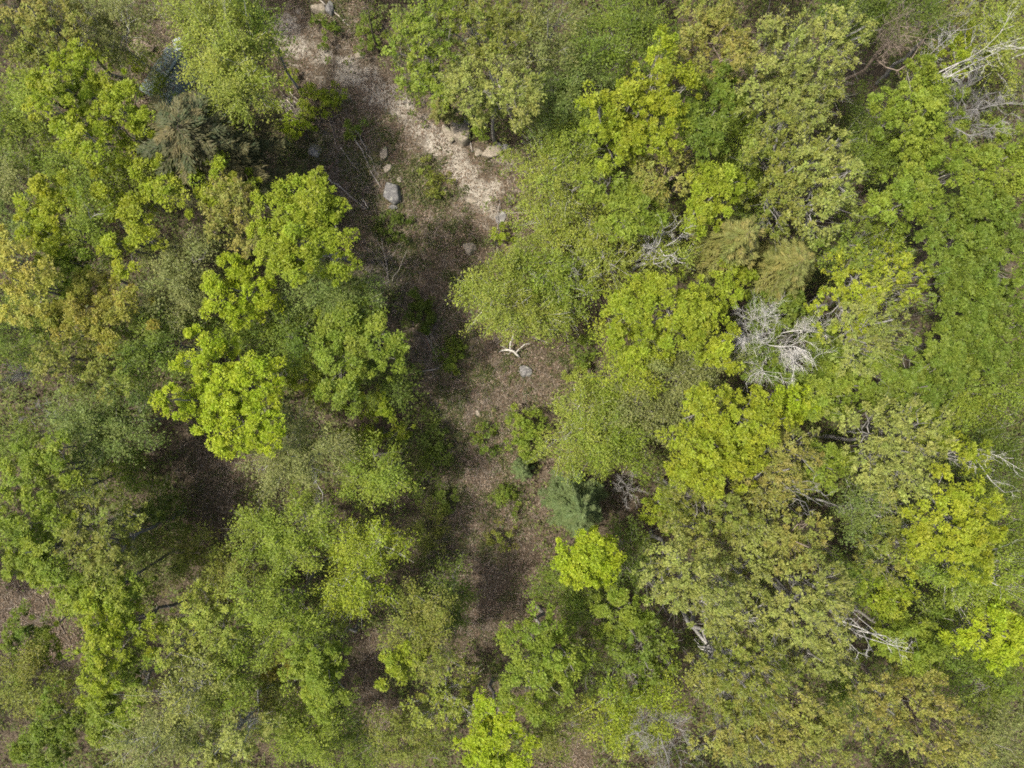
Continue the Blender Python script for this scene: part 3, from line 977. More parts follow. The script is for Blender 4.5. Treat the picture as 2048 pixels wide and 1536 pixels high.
B grey 14 .8 w | 290,1490,56 350,1500,44 | grey-green twiggy crown on the bottom edge at left
O pale 14 1 w | 440,1495,56 390,1520,36 490,1470,36 | pale tan twiggy crown on the bottom edge left of centre
M fresh 14 1.1 g | 620,1330,40 655,1365,36 640,1410,38 590,1310,28 | bright green lumpy crown left of the small brown path near the bottom
S bronze 9 1 n | 562,1328,22 550,1345,14 | small yellow-tan crown beside the bright green lumpy tree at the bottom
B fresh 12 1.05 g | 595,1480,46 555,1465,34 640,1490,36 | bright green crown at the bottom edge below the bright green lumpy tree
B fresh 13 1.05 g | 545,1235,48 590,1270,34 510,1200,34 | pale green crown left of the vivid thin lime tree
B olive 9 .85 g | 520,1410,40 560,1400,30 | thin olive crown over bare branches left of the bright green lumpy tree
O light 10 .9 w | 885,1400,36 925,1420,34 855,1440,30 | thin pale lime crown left of the vivid bottom edge crown
B olive 8 .85 g | 810,1490,40 765,1480,30 850,1510,34 | thin low olive crown on the bottom edge below the brown path
B green 9 .9 g | 700,1450,40 720,1500,36 | dull green crown on the bottom edge left of the brown path
B olive 12 .9 n | 470,1180,44 420,1190,36 | brownish olive crown left of the pale green crown
B deep 9 1 g | 640,1250,34 | dark green crown directly below the vivid thin lime tree
O olive 13 .95 s | 1385,985,36 | olive crown peeking out below the large yellow tree
O green 13 1 g | 1700,480,36 1720,510,30 | dark dotted crown between the right olive conifer and the white-branched crown
M green 11 1 g | 1680,710,40 1650,680,30 | green low crown tucked right of the silver dead tree
B fresh 12 1 g | 1495,300,44 1500,240,36 | green crown between the mid-green tree and the olive dotted crown at upper right
B green 11 1.1 g | 1500,400,42 1480,340,30 | green crown right of the bright lime tree above the olive conifers
B fresh 9 1 g | 1230,790,34 1210,770,28 | pale low crown at the brown edge right of the lower clearing
B light 8 .8 w | 1050,500,30 1020,540,30 | thin low green tree at the clearing edge left of the young green trees
B green 13 1.1 g | 560,660,36 585,700,30 | green crown behind the vivid lime trees left of the clearing
B green 12 1 g | 30,880,36 | green crown at the left edge above the lime-green one
B deep 6 1 g | 1745,205,34 1720,250,34 | dark crown under the long leaning trunk at upper right
B fresh 12 1 g | 1950,1010,36 | thin green crown behind the yellow-olive lumpy tree
B green 11 1 g | 1740,1180,36 1720,1130,34 | dark green crown below the white-trunked wispy tree
B green 11 1 g | 1870,1230,40 1930,1240,34 | dark crown in the hollow above the round green crown at lower right
B green 11 1 g | 1720,1380,36 1700,1420,34 | dark green crown between the thin tan tree and the orange-yellow tree
B deep 9 1 g | 1250,1160,40 1270,1110,34 | dark low crown in the shade right of the yellow-lime ball tree
S lime 2.2 1 b | 622,207,22 640,200,14 | left lime bush of the pair beside the upper track
S lime 2.2 1 b | 664,193,20 | right lime bush of the pair beside the upper track
S vivid 2.6 1 b | 578,247,20 585,258,14 | bright lime bush below the dark brush pile
S green 2.2 .9 b | 648,70,22 | green bush on the track side near the top
S green 2.5 .8 b | 742,68,24 740,40,18 | green bush at the foot of the dark trunk near the top
S lime 1.8 .8 b | 582,165,16 | small green bush on the clearing edge above the dark brush pile
S lime 1.8 .8 b | 612,245,14 | smallest lime bush right of the brush pile
S green 1.5 .9 b | 910,710,26 | low green bush left of the white snag
S deep 1.8 .9 b | 845,635,28 830,600,20 | dark green bush at the left clearing edge above the red-brown sticks
S lime 2.2 .8 b | 1005,470,18 | small lime sapling next to the leaning thin trunk
S green 1.4 .7 b | 700,250,18 | low green bush left of the tan boulders
S fresh 2.5 .9 b | 950,243,18 962,262,12 | lime bush behind the large pale boulder
S green 2.4 .9 b | 1165,705,22 | green low bush on the brown gap right of the white snag
S light 2.0 .7 b | 1160,765,30 | pale grassy bush at the foot of the yellow-green crown right of the clearing
S deep 2.2 .9 b | 880,900,24 890,1000,22 | dark low bush in the middle of the lower clearing
B fresh 5.5 .5 g | 315,178,26 300,155,18 | thin young green tree growing over the lower left of the green roof
D - 17 .5 w | 1460,1345,50 | white-limbed leaning bare tree among the pale crowns at lower right
D - 16 .4 w | 1340,470,46 | bare white fan of limbs left of the left olive conifer
D - 16 .45 w | 1965,925,44 | bare white twigs over the dark crown on the right edge
D - 11 .3 s | 1160,545,26 | small bare white branches over the young green trees right of the clearing
D - 16 .4 s | 1600,985,40 | grey leaning limb among the tan dotted crowns at right
D - 15 .35 s | 85,840,30 | faint grey bare branches at the left edge above the wide grey-green crown
B deep 3.5 .45 b | 850,880,34 835,850,24 | dim thin scrub on the left edge of the lower clearing, topmost of its row
B green 3.5 .45 b | 845,965,34 870,935,22 | dim thin green scrub beside the feathery green crown in the lower clearing
B olive 3 .4 b | 860,1055,32 840,1085,24 | dull olive thin scrub right of the vivid thin lime tree
B deep 3 .4 b | 865,1135,28 | dark thin scrub at the lower left of the clearing above the twiggy crown
S green 1.5 .5 b | 1005,985,26 1020,1010,18 | low green weeds left of the spruce
S olive 1.5 .5 b | 1010,1075,24 | low olive weeds left of the yellow-lime ball tree
S green 1.4 .5 b | 985,880,26 | low green weeds left of the lime shrub in the clearing
S olive 1.4 .5 b | 870,365,24 850,340,18 | low olive weeds right of the grey granite boulder
S deep 1.5 .5 b | 790,455,26 770,440,18 | low dark weeds below the grey granite boulder
"""

TREE_NAME = {'M': 'leafy_tree', 'O': 'leafy_tree', 'B': 'leafy_tree', 'C': 'conifer_tree', 'D': 'bare_tree', 'S': 'leafy_shrub'}
for li, line in enumerate(TREES.strip().splitlines()):
    head, lob, label = [s.strip() for s in line.split('|')]
    kind, pal, h, d, bark = head.split()
    h, d = float(h), float(d)
    if h > 7:
        h *= 1 + .07 * math.sin(li * 2.399)
    lobes = [tuple(float(v) for v in t.split(',')) for t in lob.split()]
    rng = np.random.default_rng(1000 + li)
    if kind == 'C':
        base, trunk, crown = grow_conifer(pal, h, d, lobes, rng)
    elif kind == 'D':
        base, trunk, crown = grow_bare(h, d, lobes, rng)
    else:
        base, trunk, crown = grow_broadleaf(kind, pal, h, d, lobes, rng)
    shrub = kind == 'S' or h < 4
    name = TREE_NAME[kind]
    if kind == 'D' and h < 4:
        name = 'bare_shrub'
    if kind == 'C' and h < 4:
        name = 'conifer_sapling'
    cat = 'shrub' if shrub else 'tree'
    root = empty(name, base, label, cat, 'shrubs and bushes' if shrub else 'trees of the forest')
    tme_ = mesh_np("trunk", trunk[0] - base, trunk[1])
    bc = np.array(BARK[bark]) * rng.uniform(.85, 1.15)
    t_o = link("trunk", tme_, M_BARK, None, bc)
    t_o.parent = root
    if crown is not None:
        cme = mesh_np("crown", crown[0] - base, crown[1], crown[2])
        c_o = link("crown", cme, M_NEEDLE if kind == 'C' else M_LEAF, None)
        c_o.parent = root

# ------------------------------------------------------------------ shrub layer under the trees, herbs and dead leaves on the ground (stuff)
def scatter(n, xr, yr, dens, rng):
    x = rng.uniform(*xr, n)
    y = rng.uniform(*yr, n)
    k = rng.random(n) < dens(x, y)
    return x[k], y[k]


def stuff(name, pos, ax, nr, L, W, cols, mat, label):
    v, f = leaf_cards(pos, ax, nr, L, W)
    o = link(name, mesh_np(name, v, f, cols), mat)
    return tag(o, label=label, kind="stuff")


def mixcol(cols, n, rng, jit=.2):
    c = np.array(cols)[rng.integers(0, len(cols), n)]
    return np.clip(c * (1 + rng.normal(0, jit, n))[:, None], .003, .6)


rg = np.random.default_rng(5)
# shrub layer: leafy twigs 0.3 to 4 m high, away from the open ground
x, y = scatter(33000, (-46, 46), (-35, 35), lambda x, y: (1 - np.clip(openness(x, y) * 1.5, 0, 1)) * np.clip(fbm(x * .3, y * .3, 91) * 2.2 - .25, .12, 1), rg)
hh = .25 + 2.6 * rg.random(len(x)) ** 1.7
nper = rg.poisson(9, len(x)) + 2
rep = np.repeat(np.arange(len(x)), nper)
m = len(rep)
pos = np.stack([x, y, gz(x, y) + hh], 1)[rep] + rg.normal(0, 1, (m, 3)) * np.array([.22, .22, .14])
pos[:, 2] = np.maximum(pos[:, 2], gz(pos[:, 0], pos[:, 1]) + .06)
sc_ = rg.uniform(.6, 1.3, m)
stuff("undergrowth", pos, rand_dirs(m, rg) * np.array([1, 1, .4]), np.array([0, 0, 1.]) + rand_dirs(m, rg) * .6, .21 * sc_, .16 * sc_,
      mixcol([(.095, .132, .026), (.125, .155, .032), (.078, .105, .024), (.135, .142, .038)], m, rg), M_LEAF, "low green shrub layer on the forest floor between the trees")

# herbs on the open ground
x, y = scatter(700000, (-30, 14), (-34, 34), lambda x, y: np.clip(openness(x, y) * 1.3, 0, 1) * np.clip((splat(x, y, MOSS) * 1.3 + fbm(x * .5, y * .5, 101) * 1.3 - .50 - splat(x, y, SAND) * .6) * np.clip(fbm(x * 1.6, y * 1.6, 103, 3) * 5 - 1.7, .08, 1.6), 0.008, 1), rg)
m = len(x)
pos = np.stack([x, y, gz(x, y) + .04 + .22 * rg.random(m) ** 2], 1)
sc_ = rg.uniform(.6, 1.4, m)
stuff("ground_cover", pos, rand_dirs(m, rg) * np.array([1, 1, .6]), np.array([0, 0, 1.]) + rand_dirs(m, rg) * .7, .15 * sc_, .09 * sc_,
      mixcol([(.070, .090, .026), (.095, .105, .034), (.055, .078, .022), (.120, .115, .045)], m, rg), M_LEAF, "sparse green weeds and moss over the open ground of the clearing")

# dead leaves
x, y = scatter(420000, (-44, 14), (-34, 34), lambda x, y: np.clip(openness(x, y) * 1.3, .05, 1) * np.clip(fbm(x * .7, y * .7, 111) * 2 - .45, .08, 1), rg)
m = len(x)
pos = np.stack([x, y, gz(x, y) + .03 + .05 * rg.random(m)], 1)
ru, rv = rg.uniform(-1.7, 1.7, 260), rg.uniform(-2.1, 2.1, 260)      # leaves lying on the shed roof
sc0 = P(333, 150, 2.9)
ca, sa = math.cos(math.radians(-34)), math.sin(math.radians(-34))
rz_ = gz(sc0[0], sc0[1]) + 2.15 + .75 * (1 - np.abs(ru) / 1.75) + .085
pos = np.concatenate([pos, np.stack([sc0[0] + ru * ca - rv * sa, sc0[1] + ru * sa + rv * ca, rz_], 1)])
m = len(pos)
sc_ = rg.uniform(.6, 1.4, m)
stuff("leaf_litter", pos, rand_dirs(m, rg) * np.array([1, 1, .3]), np.array([0, 0, 1.]) + rand_dirs(m, rg) * .45, .14 * sc_, .10 * sc_,
      mixcol([(.098, .074, .050), (.140, .110, .080), (.062, .046, .032), (.180, .150, .115), (.110, .076, .055), (.085, .065, .045)], m, rg), M_LITTER, "dead brown leaves scattered over the open ground")

# loose stones on the track
x, y = scatter(60000, (-22, 4), (11, 34), lambda x, y: np.clip(splat(x, y, SAND) * 1.3 - .35, 0, 1) * np.clip(fbm(x * 1.1, y * 1.1, 131) * 2.4 - .7, 0, 1) * .5, rg)
m = len(x)
oc = np.array([[1, 0, 0], [0, 1, 0], [-1, 0, 0], [0, -1, 0], [0, 0, .7], [0, 0, -.7]], float)
of = np.array([[0, 1, 4], [1, 2, 4], [2, 3, 4], [3, 0, 4], [1, 0, 5], [2, 1, 5], [3, 2, 5], [0, 3, 5]])
rr_ = .03 * np.clip(rg.lognormal(0, .5, m), .5, 4)
a = rg.uniform(0, 6.28, m)
ov = oc[None] * rr_[:, None, None] * rg.uniform(.6, 1.3, (m, 6, 1))
ov = np.stack([ov[..., 0] * np.cos(a)[:, None] - ov[..., 1] * np.sin(a)[:, None], ov[..., 0] * np.sin(a)[:, None] + ov[..., 1] * np.cos(a)[:, None], ov[..., 2]], -1) + np.stack([x, y, gz(x, y) + .03], 1)[:, None]
of = (of[None] + (np.arange(m) * 6)[:, None, None]).reshape(-1, 3)
gc = np.repeat(mixcol([(.19, .172, .145), (.14, .127, .108), (.25, .23, .195), (.11, .102, .09)], m, rg), 8, 0)
tag(link("gravel", mesh_np("gravel", ov.reshape(-1, 3), of, gc), M_LITTER), label="loose gravel and small stones on the dirt track", kind="stuff")

# fallen twigs
x, y = scatter(50000, (-44, 14), (-34, 34), lambda x, y: np.clip(openness(x, y) * 1.2, .05, 1) * .5, rg)
m = len(x)
a = rg.uniform(0, 6.28, m)
ln = .2 + 1.5 * rg.random(m) ** 2.5
p0 = np.stack([x, y, gz(x, y) + .05], 1)
p1 = p0 + np.stack([np.cos(a) * ln, np.sin(a) * ln, rg.uniform(0, .12, m)], 1)
v, f = tubes(p0, p1, rg.uniform(.006, .016, m), np.full(m, .005), 3)
tag(link("twig_litter", mesh_np("twig_litter", v, f), M_BARK, None, (.27, .235, .20)), label="small fallen twigs strewn over the open ground", kind="stuff")

# tangles of dry brush on the floor of the clearing
V_, F_, o_ = [], [], 0
for (px, py, r_, n_) in [(700, 300, 45, 150), (660, 265, 35, 120), (720, 395, 40, 150), (690, 350, 40, 130), (760, 520, 45, 170), (785, 560, 40, 150), (740, 540, 30, 110), (850, 690, 30, 110), (865, 725, 24, 80),
                         (1070, 290, 26, 110), (595, 215, 26, 110), (880, 655, 30, 80), (750, 350, 30, 90), (810, 610, 40, 110), (1180, 760, 34, 100), (940, 820, 50, 90), (900, 1010, 60, 110), (990, 1100, 70, 110),
                         (870, 1110, 50, 110), (960, 940, 60, 90), (920, 590, 50, 90), (1000, 780, 60, 90), (430, 960, 60, 110), (40, 1230, 60, 120), (960, 1220, 60, 90), (860, 450, 60, 90), (1225, 985, 26, 70)]:
    c = P(px, py)
    s0 = r_ * H / F
    bx_ = c[0] + rg.normal(0, s0 * .6, n_)
    by_ = c[1] + rg.normal(0, s0 * .6, n_)
    a = rg.uniform(0, 6.28, n_)
    ln = .3 + 1.1 * rg.random(n_) ** 1.5
    p0 = np.stack([bx_, by_, gz(bx_, by_) + .02], 1)
    p1 = p0 + np.stack([np.cos(a) * ln, np.sin(a) * ln, ln * rg.uniform(.05, .8, n_)], 1)
    pm_ = (p0 + p1) / 2 + rg.normal(0, .06, (n_, 3))
    v, f = tubes(np.concatenate([p0, pm_]), np.concatenate([pm_, p1]), np.full(2 * n_, .011), np.full(2 * n_, .007), 3)
    V_.append(v); F_.append(f + o_); o_ += len(v)
tag(link("brush", mesh_np("brush", np.concatenate(V_), np.concatenate(F_)), M_BARK, None, (.20, .175, .15)), label="thin tangled dry brush on the floor of the clearing", kind="stuff")

# the wood beyond the picture's edges, one mass
rg2 = np.random.default_rng(77)
PV, PC, PF, po = [], [], [], 0
BV, BF, bo = [], [], 0
pals = list(PAL)
n_out = 0
while n_out < 110:
    px, py = rg2.uniform(-62, 62), rg2.uniform(-50, 50)
    hh_ = rg2.uniform(11, 16)
    # wholly outside the frame as seen from the drone
    lim = (H - hh_) / F
    if abs(px) < 1024 * lim + 3.4 and abs(py) < 768 * lim + 3.4:
        continue
    R = rg2.uniform(2.0, 3.2)
    m = 700
    dr = rand_dirs(m, rg2)
    dr[:, 2] = np.where(dr[:, 2] < -.4, -dr[:, 2], dr[:, 2])
    q = np.array([px, py, hh_ - R * .8]) + dr * np.array([R, R, R * .85]) * (rg2.uniform(.4, 1.05, m) ** .6)[:, None]
    nr = np.array([0, 0, 1.]) + rand_dirs(m, rg2) * .7
    sc_ = rg2.uniform(.7, 1.3, m)
    v, f = leaf_cards(q, rand_dirs(m, rg2) * np.array([1, 1, .5]), nr, .42 * sc_, .32 * sc_)
    PV.append(v); PF.append(f + po); po += len(v)
    PC.append(leaf_colors(pals[int(rg2.integers(0, 13))], np.arange(m) // 12, m, rg2))
    n_out += 1
tag(link("forest", mesh_np("forest", np.concatenate(PV), np.concatenate(PF), np.concatenate(PC)), M_LEAF), label="rest of the green forest outside the picture's edges", kind="stuff")

# ------------------------------------------------------------------ boulders
def ico(sub):
    import bmesh
    bm = bmesh.new()
    bmesh.ops.create_icosphere(bm, subdivisions=sub, radius=1)
    v = np.array([p.co[:] for p in bm.verts])
    f = np.array([[q.index for q in t.verts] for t in bm.faces])
    bm.free()
    return v, f


ICO = ico(4)


def boulder(px, py, sx, sy, hgt, rot, mat, label, seed, name="boulder"):
    """sx, sy: half sizes in photo pixels"""
    rng = np.random.default_rng(seed)
    v, f = ICO
    v = v.copy()
    # flat facets cut from a ball, then roughened
    cuts = list(rand_dirs(9, rng)) + [np.array([math.cos(q), math.sin(q), rng.uniform(0, .35)]) for q in rng.uniform(0, 6.28, 4)] + [np.array([.1, .05, 1.])]
    for n in cuts:
        n = n / np.linalg.norm(n)
        dcut = rng.uniform(.55, .85)
        e = v @ n - dcut
        v = v - np.where(e > 0, e, 0)[:, None] * n * .97
    rn = .10 * (fbm(v[:, 0] * 3 + 9, v[:, 1] * 3 + v[:, 2] * 2.3, seed, 4) - .5)
    v = v * (1 + rn)[:, None]
    s = H / F
    v = v * np.array([sx * s * 1.25, sy * s * 1.25, hgt * 1.2])
    a = math.radians(rot)
    c_, s_ = math.cos(a), math.sin(a)
    v = np.stack([v[:, 0] * c_ - v[:, 1] * s_, v[:, 0] * s_ + v[:, 1] * c_, v[:, 2]], 1)
    p = P(px, py)
    p[2] = gz(p[0], p[1]) + hgt * .28
    me = mesh_np(name, v, f, smooth=True)
    o = link(name, me, mat)
    o.location = p
    return tag(o, label, "rock", "boulders in the clearing")


boulder(783, 387, 19, 21, .75, 20, M_GRANITE, "large grey granite boulder in the upper clearing", 1)
boulder(787, 414, 8, 5, .22, 0, M_GRANITE, "small grey stone touching the lower side of the grey granite boulder", 2)
boulder(769, 309, 8, 13, .30, 0, M_TANSTONE, "upper of two tan rocks in line above the grey boulder", 3)
boulder(776, 336, 9, 9, .25, 0, M_TANSTONE, "lower of two tan rocks in line above the grey boulder", 4)
boulder(799, 361, 5, 6, .2, 0, M_TANSTONE, "small tan stone just right above the grey boulder", 5)
boulder(918, 268, 19, 23, .95, 25, M_TANSTONE, "large pale boulder at the right side of the track", 6)
boulder(897, 272, 8, 22, .35, 28, M_TANSTONE, "low sandy slab lying against the left of the large pale boulder", 7)
boulder(982, 308, 19, 12, .5, 15, M_TANSTONE, "rounded pale boulder at the track's right bend", 8)
boulder(996, 292, 8, 8, .35, 0, M_GRANITE, "small dark rock behind the rounded pale boulder", 9)
boulder(1012, 297, 10, 9, .4, 0, M_GRANITE, "grey rock right of the rounded pale boulder", 10)
boulder(957, 306, 9, 8, .3, 0, M_TANSTONE, "small pale rock left of the rounded pale boulder", 11)
boulder(937, 246, 9, 8, .4, 0, M_GRANITE, "grey rock in the shade behind the large pale boulder", 12)
boulder(940, 497, 12, 14, .4, 10, M_TANSTONE, "round dusty rock in the middle clearing", 13)
boulder(1053, 742, 13, 11, .35, 0, M_GRANITE, "round grey rock below the white snag", 14)
boulder(628, 303, 15, 13, .22, 0, M_GRANITE, "flat mossy grey rock in the shade below the brush pile", 15)
boulder(640, 20, 14, 11, .5, 0, M_TANSTONE, "pale rock at the top edge beside the track", 16)
boulder(662, 22, 8, 14, .45, 10, M_GRANITE, "grey upright rock at the top edge beside the track", 17)
boulder(720, 113, 12, 8, .25, 0, M_TANSTONE, "flat pale stone at the track's right margin near the top", 18)
boulder(1000, 437, 12, 12, .16, 0, M_GRANITE, "flat grey stone at the lower end of the track", 19)
boulder(1008, 477, 12, 4, .15, -5, M_TANSTONE, "narrow pale stone under the leaning thin trunk", 20)
boulder(945, 402, 9, 7, .15, 0, M_TANSTONE, "low pale stone in the sandy end of the track", 21)
boulder(955, 826, 5, 5, .18, 0, M_TANSTONE, "small pale stone in the lower clearing", 22)

# ------------------------------------------------------------------ fallen logs, brush piles, snag
def stick_mesh(pts, r0, r1, n=7, seed=0):
    """one continuous crooked round stick with closed ends"""
    rng = np.random.default_rng(seed)
    pts = np.asarray(pts, float)
    k = len(pts)
    d = np.gradient(pts, axis=0)
    d /= np.linalg.norm(d, axis=1, keepdims=True)
    s, t = frame_of(d)
    rr = np.linspace(r0, r1, k) * (1 + rng.normal(0, .06, k))
    V = np.zeros((k, n, 3))
    for j in range(n):
        a = 2 * math.pi * j / n
        V[:, j] = pts + (s * math.cos(a) + t * math.sin(a)) * rr[:, None]
    i = np.arange(k * n).reshape(k, n)
    Fq = np.stack([i[:-1], np.roll(i[:-1], -1, 1), np.roll(i[1:], -1, 1), i[1:]], -1).reshape(-1, 4)
    V = V.reshape(-1, 3)
    V = np.concatenate([V, pts[:1], pts[-1:]])
    c0, c1 = k * n, k * n + 1
    cap = [[i[0, (j + 1) % n], i[0, j], c0, c0] for j in range(n)] + [[i[-1, j], i[-1, (j + 1) % n], c1, c1] for j in range(n)]
    return V, Fq, np.array(cap)[:, :3]


def stick(name, pts, r0, r1, col, parent=None, seed=0, n=7):
    V, Fq, cap = stick_mesh(pts, r0, r1, n, seed)
    o0 = np.asarray(pts[0], float)
    tri = np.concatenate([Fq[:, [0, 1, 2]], Fq[:, [0, 2, 3]], cap])
    me = mesh_np(name, V - o0, tri, smooth=True)
    o = link(name, me, M_BARK, None, col)
    o.location = o0
    if parent is not None:
        o.parent = parent
        o.location = o0 - np.array(parent.location)
    return o


def gpts(a, b, k, rng, lift0=.1, lift1=.1, wob=.02):
    p0, p1 = P(*a), P(*b)
    pts = bent(p0, p1, k, rng, 0, wob)
    t = np.linspace(0, 1, k + 1)
    pts[:, 2] = gz(pts[:, 0], pts[:, 1]) + lift0 * (1 - t) + lift1 * t
    return pts


def log(a, b, r0, r1, col, label, seed, lift=.08, name="fallen_log"):
    rng = np.random.default_rng(seed)
    o = stick(name, gpts(a, b, 8, rng, lift + r0 * .4, lift + r1 * .4), r0, r1, col, None, seed)
    return tag(o, label, "log" if name == "fallen_log" else "stick", "fallen logs and poles in the clearing")


GREY, BRN, RED, PALE = (.225, .205, .18), (.13, .105, .085), (.175, .11, .085), (.31, .285, .245)
log((700, 258), (762, 375), .085, .04, GREY, "longest grey fallen pole pointing at the grey boulder", 31)
log((712, 262), (758, 352), .06, .03, GREY, "thin grey fallen pole next to the longest one by the grey boulder", 32)
log((682, 296), (716, 342), .075, .045, GREY, "short grey fallen pole left of the longest grey pole", 33)
log((655, 355), (735, 420), .08, .04, GREY, "grey fallen pole running toward the shade left of the grey boulder", 34)
log((640, 335), (705, 415), .05, .03, BRN, "brown fallen pole left in the shade beside the big lime tree", 35)
log((660, 240), (678, 308), .06, .04, BRN, "dark upright-lying pole below the lime bush pair", 36)
log((656, 340), (690, 303), .05, .03, RED, "reddish short stick crossing the grey poles", 37)
log((668, 250), (664, 230), .04, .03, BRN, "stub of dark wood below the lime bush pair", 38)
log((725, 398), (738, 418), .06, .05, PALE, "short pale log end left of the grey boulder", 39)
log((632, 315), (640, 335), .05, .04, BRN, "short dark stick near the flat mossy rock", 40)
log((1041, 412), (1033, 452), .10, .08, BRN, "thick brown log standing out at the right of the track's end", 41)
log((1060, 275), (1084, 303), .09, .06, GREY, "thick grey stick in the brush right of the boulders", 42)
log((932, 235), (945, 305), .07, .05, GREY, "grey stick running down past the large pale boulder", 43)
log((843, 662), (868, 710), .05, .03, RED, "reddish pole in the left edge stick pile", 44)
log((852, 668), (878, 720), .04, .03, PALE, "pale pole beside the reddish pole at the left edge", 45)
log((832, 745), (880, 736), .06, .04, GREY, "grey log lying level at the left edge of the clearing", 46)
log((1190, 745), (1175, 770), .05, .03, RED, "reddish stick in the brown gap right of the round grey rock", 47)
log((1150, 936), (1138, 974), .035, .025, PALE, "thin pale stick in the brown gap above the spruce", 48)
log((1338, 995), (1362, 1003), .06, .05, PALE, "short pale log in the dark gap under the large yellow tree", 49)
log((120, 1160), (150, 1230), .10, .07, BRN, "dark log in the brown gap at the left edge", 50)
log((98, 1195), (135, 1265), .05, .04, BRN, "thin dark pole beside the dark log in the left gap", 51)
log((28, 1270), (24, 1330), .07, .05, BRN, "dark upright-lying log at the left edge of the left gap", 52)
log((640, 0), (702, 56), .07, .05, GREY, "grey fallen pole at the top edge beside the track", 53)
log((880, 300), (893, 330), .02, .015, BRN, "thin twig on the sandy track", 54, name="fallen_stick")
log((560, 95), (582, 118), .03, .02, PALE, "thin pale stick on the upper left end of the track", 55, name="fallen_stick")


def pile(name, label, cat, base, sticks, seed, fan=None):
    root = empty(name, P(*base) + np.array([0, 0, float(gz(*P(*base)[:2]))]), label, cat)
    bpy.context.view_layer.update()
    rng = np.random.default_rng(seed)
    for i, (a, b, r, col, l0, l1) in enumerate(sticks):
        stick("branch", gpts(a, b, 5, rng, l0, l1, .03), r, r * .4, col, root, seed + i, 5)
    return root


rp_ = np.random.default_rng(9)
def fan_sticks(cx, cy, n, a0, a1, l0, l1, r, cols, z0=.1, z1=.5, spread=4):
    out = []
    for i in range(n):
        a = math.radians(rp_.uniform(a0, a1))
        ln = rp_.uniform(l0, l1)
        s = (cx + rp_.normal(0, spread), cy + rp_.normal(0, spread))
        out.append((s, (s[0] + math.cos(a) * ln, s[1] - math.sin(a) * ln), rp_.uniform(.5, 1.2) * r, cols[i % len(cols)], rp_.uniform(.05, z0 + .05), rp_.uniform(.1, z1)))
    return out


pile("brush_pile", "dark pile of grey sticks on the left side of the upper clearing", "brush pile", (585, 220),
     fan_sticks(572, 205, 26, -65, -30, 30, 65, .035, [GREY, PALE, BRN], .4, .3, 7), 200)
pile("brush_pile", "tangle of sticks right of the boulders under the pale tree", "brush pile", (1065, 275),
     fan_sticks(1055, 275, 24, -70, 60, 15, 42, .035, [GREY, BRN, PALE], .4, .4, 12), 230)
pile("brush_pile", "thin pile of red-brown sticks on the left edge of the middle clearing", "brush pile", (855, 690),
     fan_sticks(850, 672, 16, -75, -40, 20, 50, .025, [RED, BRN, PALE], .3, .3, 8), 260)
pile("fallen_branch", "fan of thin grey fallen branches in the shade below the grey boulder", "branch", (775, 568),
     [((778, 568), (765, 478), .045, GREY, .2, .5), ((774, 545), (742, 500), .02, GREY, .3, .5), ((772, 530), (800, 490), .02, GREY, .3, .6), ((768, 505), (752, 470), .018, GREY, .4, .6),
      ((785, 565), (815, 502), .03, PALE, .2, .4), ((776, 560), (735, 540), .02, GREY, .2, .4), ((778, 566), (738, 556), .03, GREY, .2, .3), ((812, 570), (822, 545), .02, PALE, .1, .2),
      ((775, 540), (760, 515), .016, GREY, .3, .5), ((770, 520), (785, 500), .016, GREY, .3, .5), ((776, 552), (790, 525), .016, GREY, .3, .5)], 290)
pile("brush_pile", "dry yellowish stalks and red sticks right of the round grey rock", "brush pile", (1170, 770),
     fan_sticks(1165, 775, 20, 30, 130, 15, 40, .02, [PALE, RED, BRN], .3, .3, 10), 320)
pile("brush_pile", "grey bleached sticks right of the brown gap above the spruce", "brush pile", (1255, 955),
     fan_sticks(1250, 955, 14, -70, 100, 12, 36, .03, [PALE, GREY], .5, .8, 8), 350)

WHITE = (.36, .345, .31)
sn = empty("dead_branch", P(1025, 703) + np.array([0, 0, .1]), "white forked dead branch lying in the middle of the clearing", "branch")
bpy.context.view_layer.update()
for i, (pp, r0, r1) in enumerate([
        ([(1004, 700, .2), (1014, 699, .35), (1024, 701, .5), (1032, 707, .4), (1039, 713, .15)], .07, .12),
        ([(1021, 699, .5), (1020, 688, .9), (1024, 678, 1.2), (1027, 668, 1.4)], .085, .03),
        ([(1031, 704, .4), (1040, 697, .8), (1049, 689, 1.0), (1061, 687, 1.1)], .06, .025),
        ([(1014, 699, .35), (1006, 693, .6), (1000, 692, .7)], .035, .02),
        ([(1024, 702, .4), (1016, 708, .5), (1012, 706, .6)], .03, .018),
        ([(1005, 700, .25), (998, 704, .3)], .04, .025)]):
    pts = np.array([P(a, b, z) for a, b, z in pp])
    t = np.linspace(0, len(pts) - 1, 9)
    ii = np.clip(t.astype(int), 0, len(pts) - 2)
    pts = pts[ii] + (pts[ii + 1] - pts[ii]) * (t - ii)[:, None]
    pts += np.random.default_rng(400 + i).normal(0, .02, pts.shape)
    stick("limb", pts, r0, r1, WHITE, sn, 400 + i)

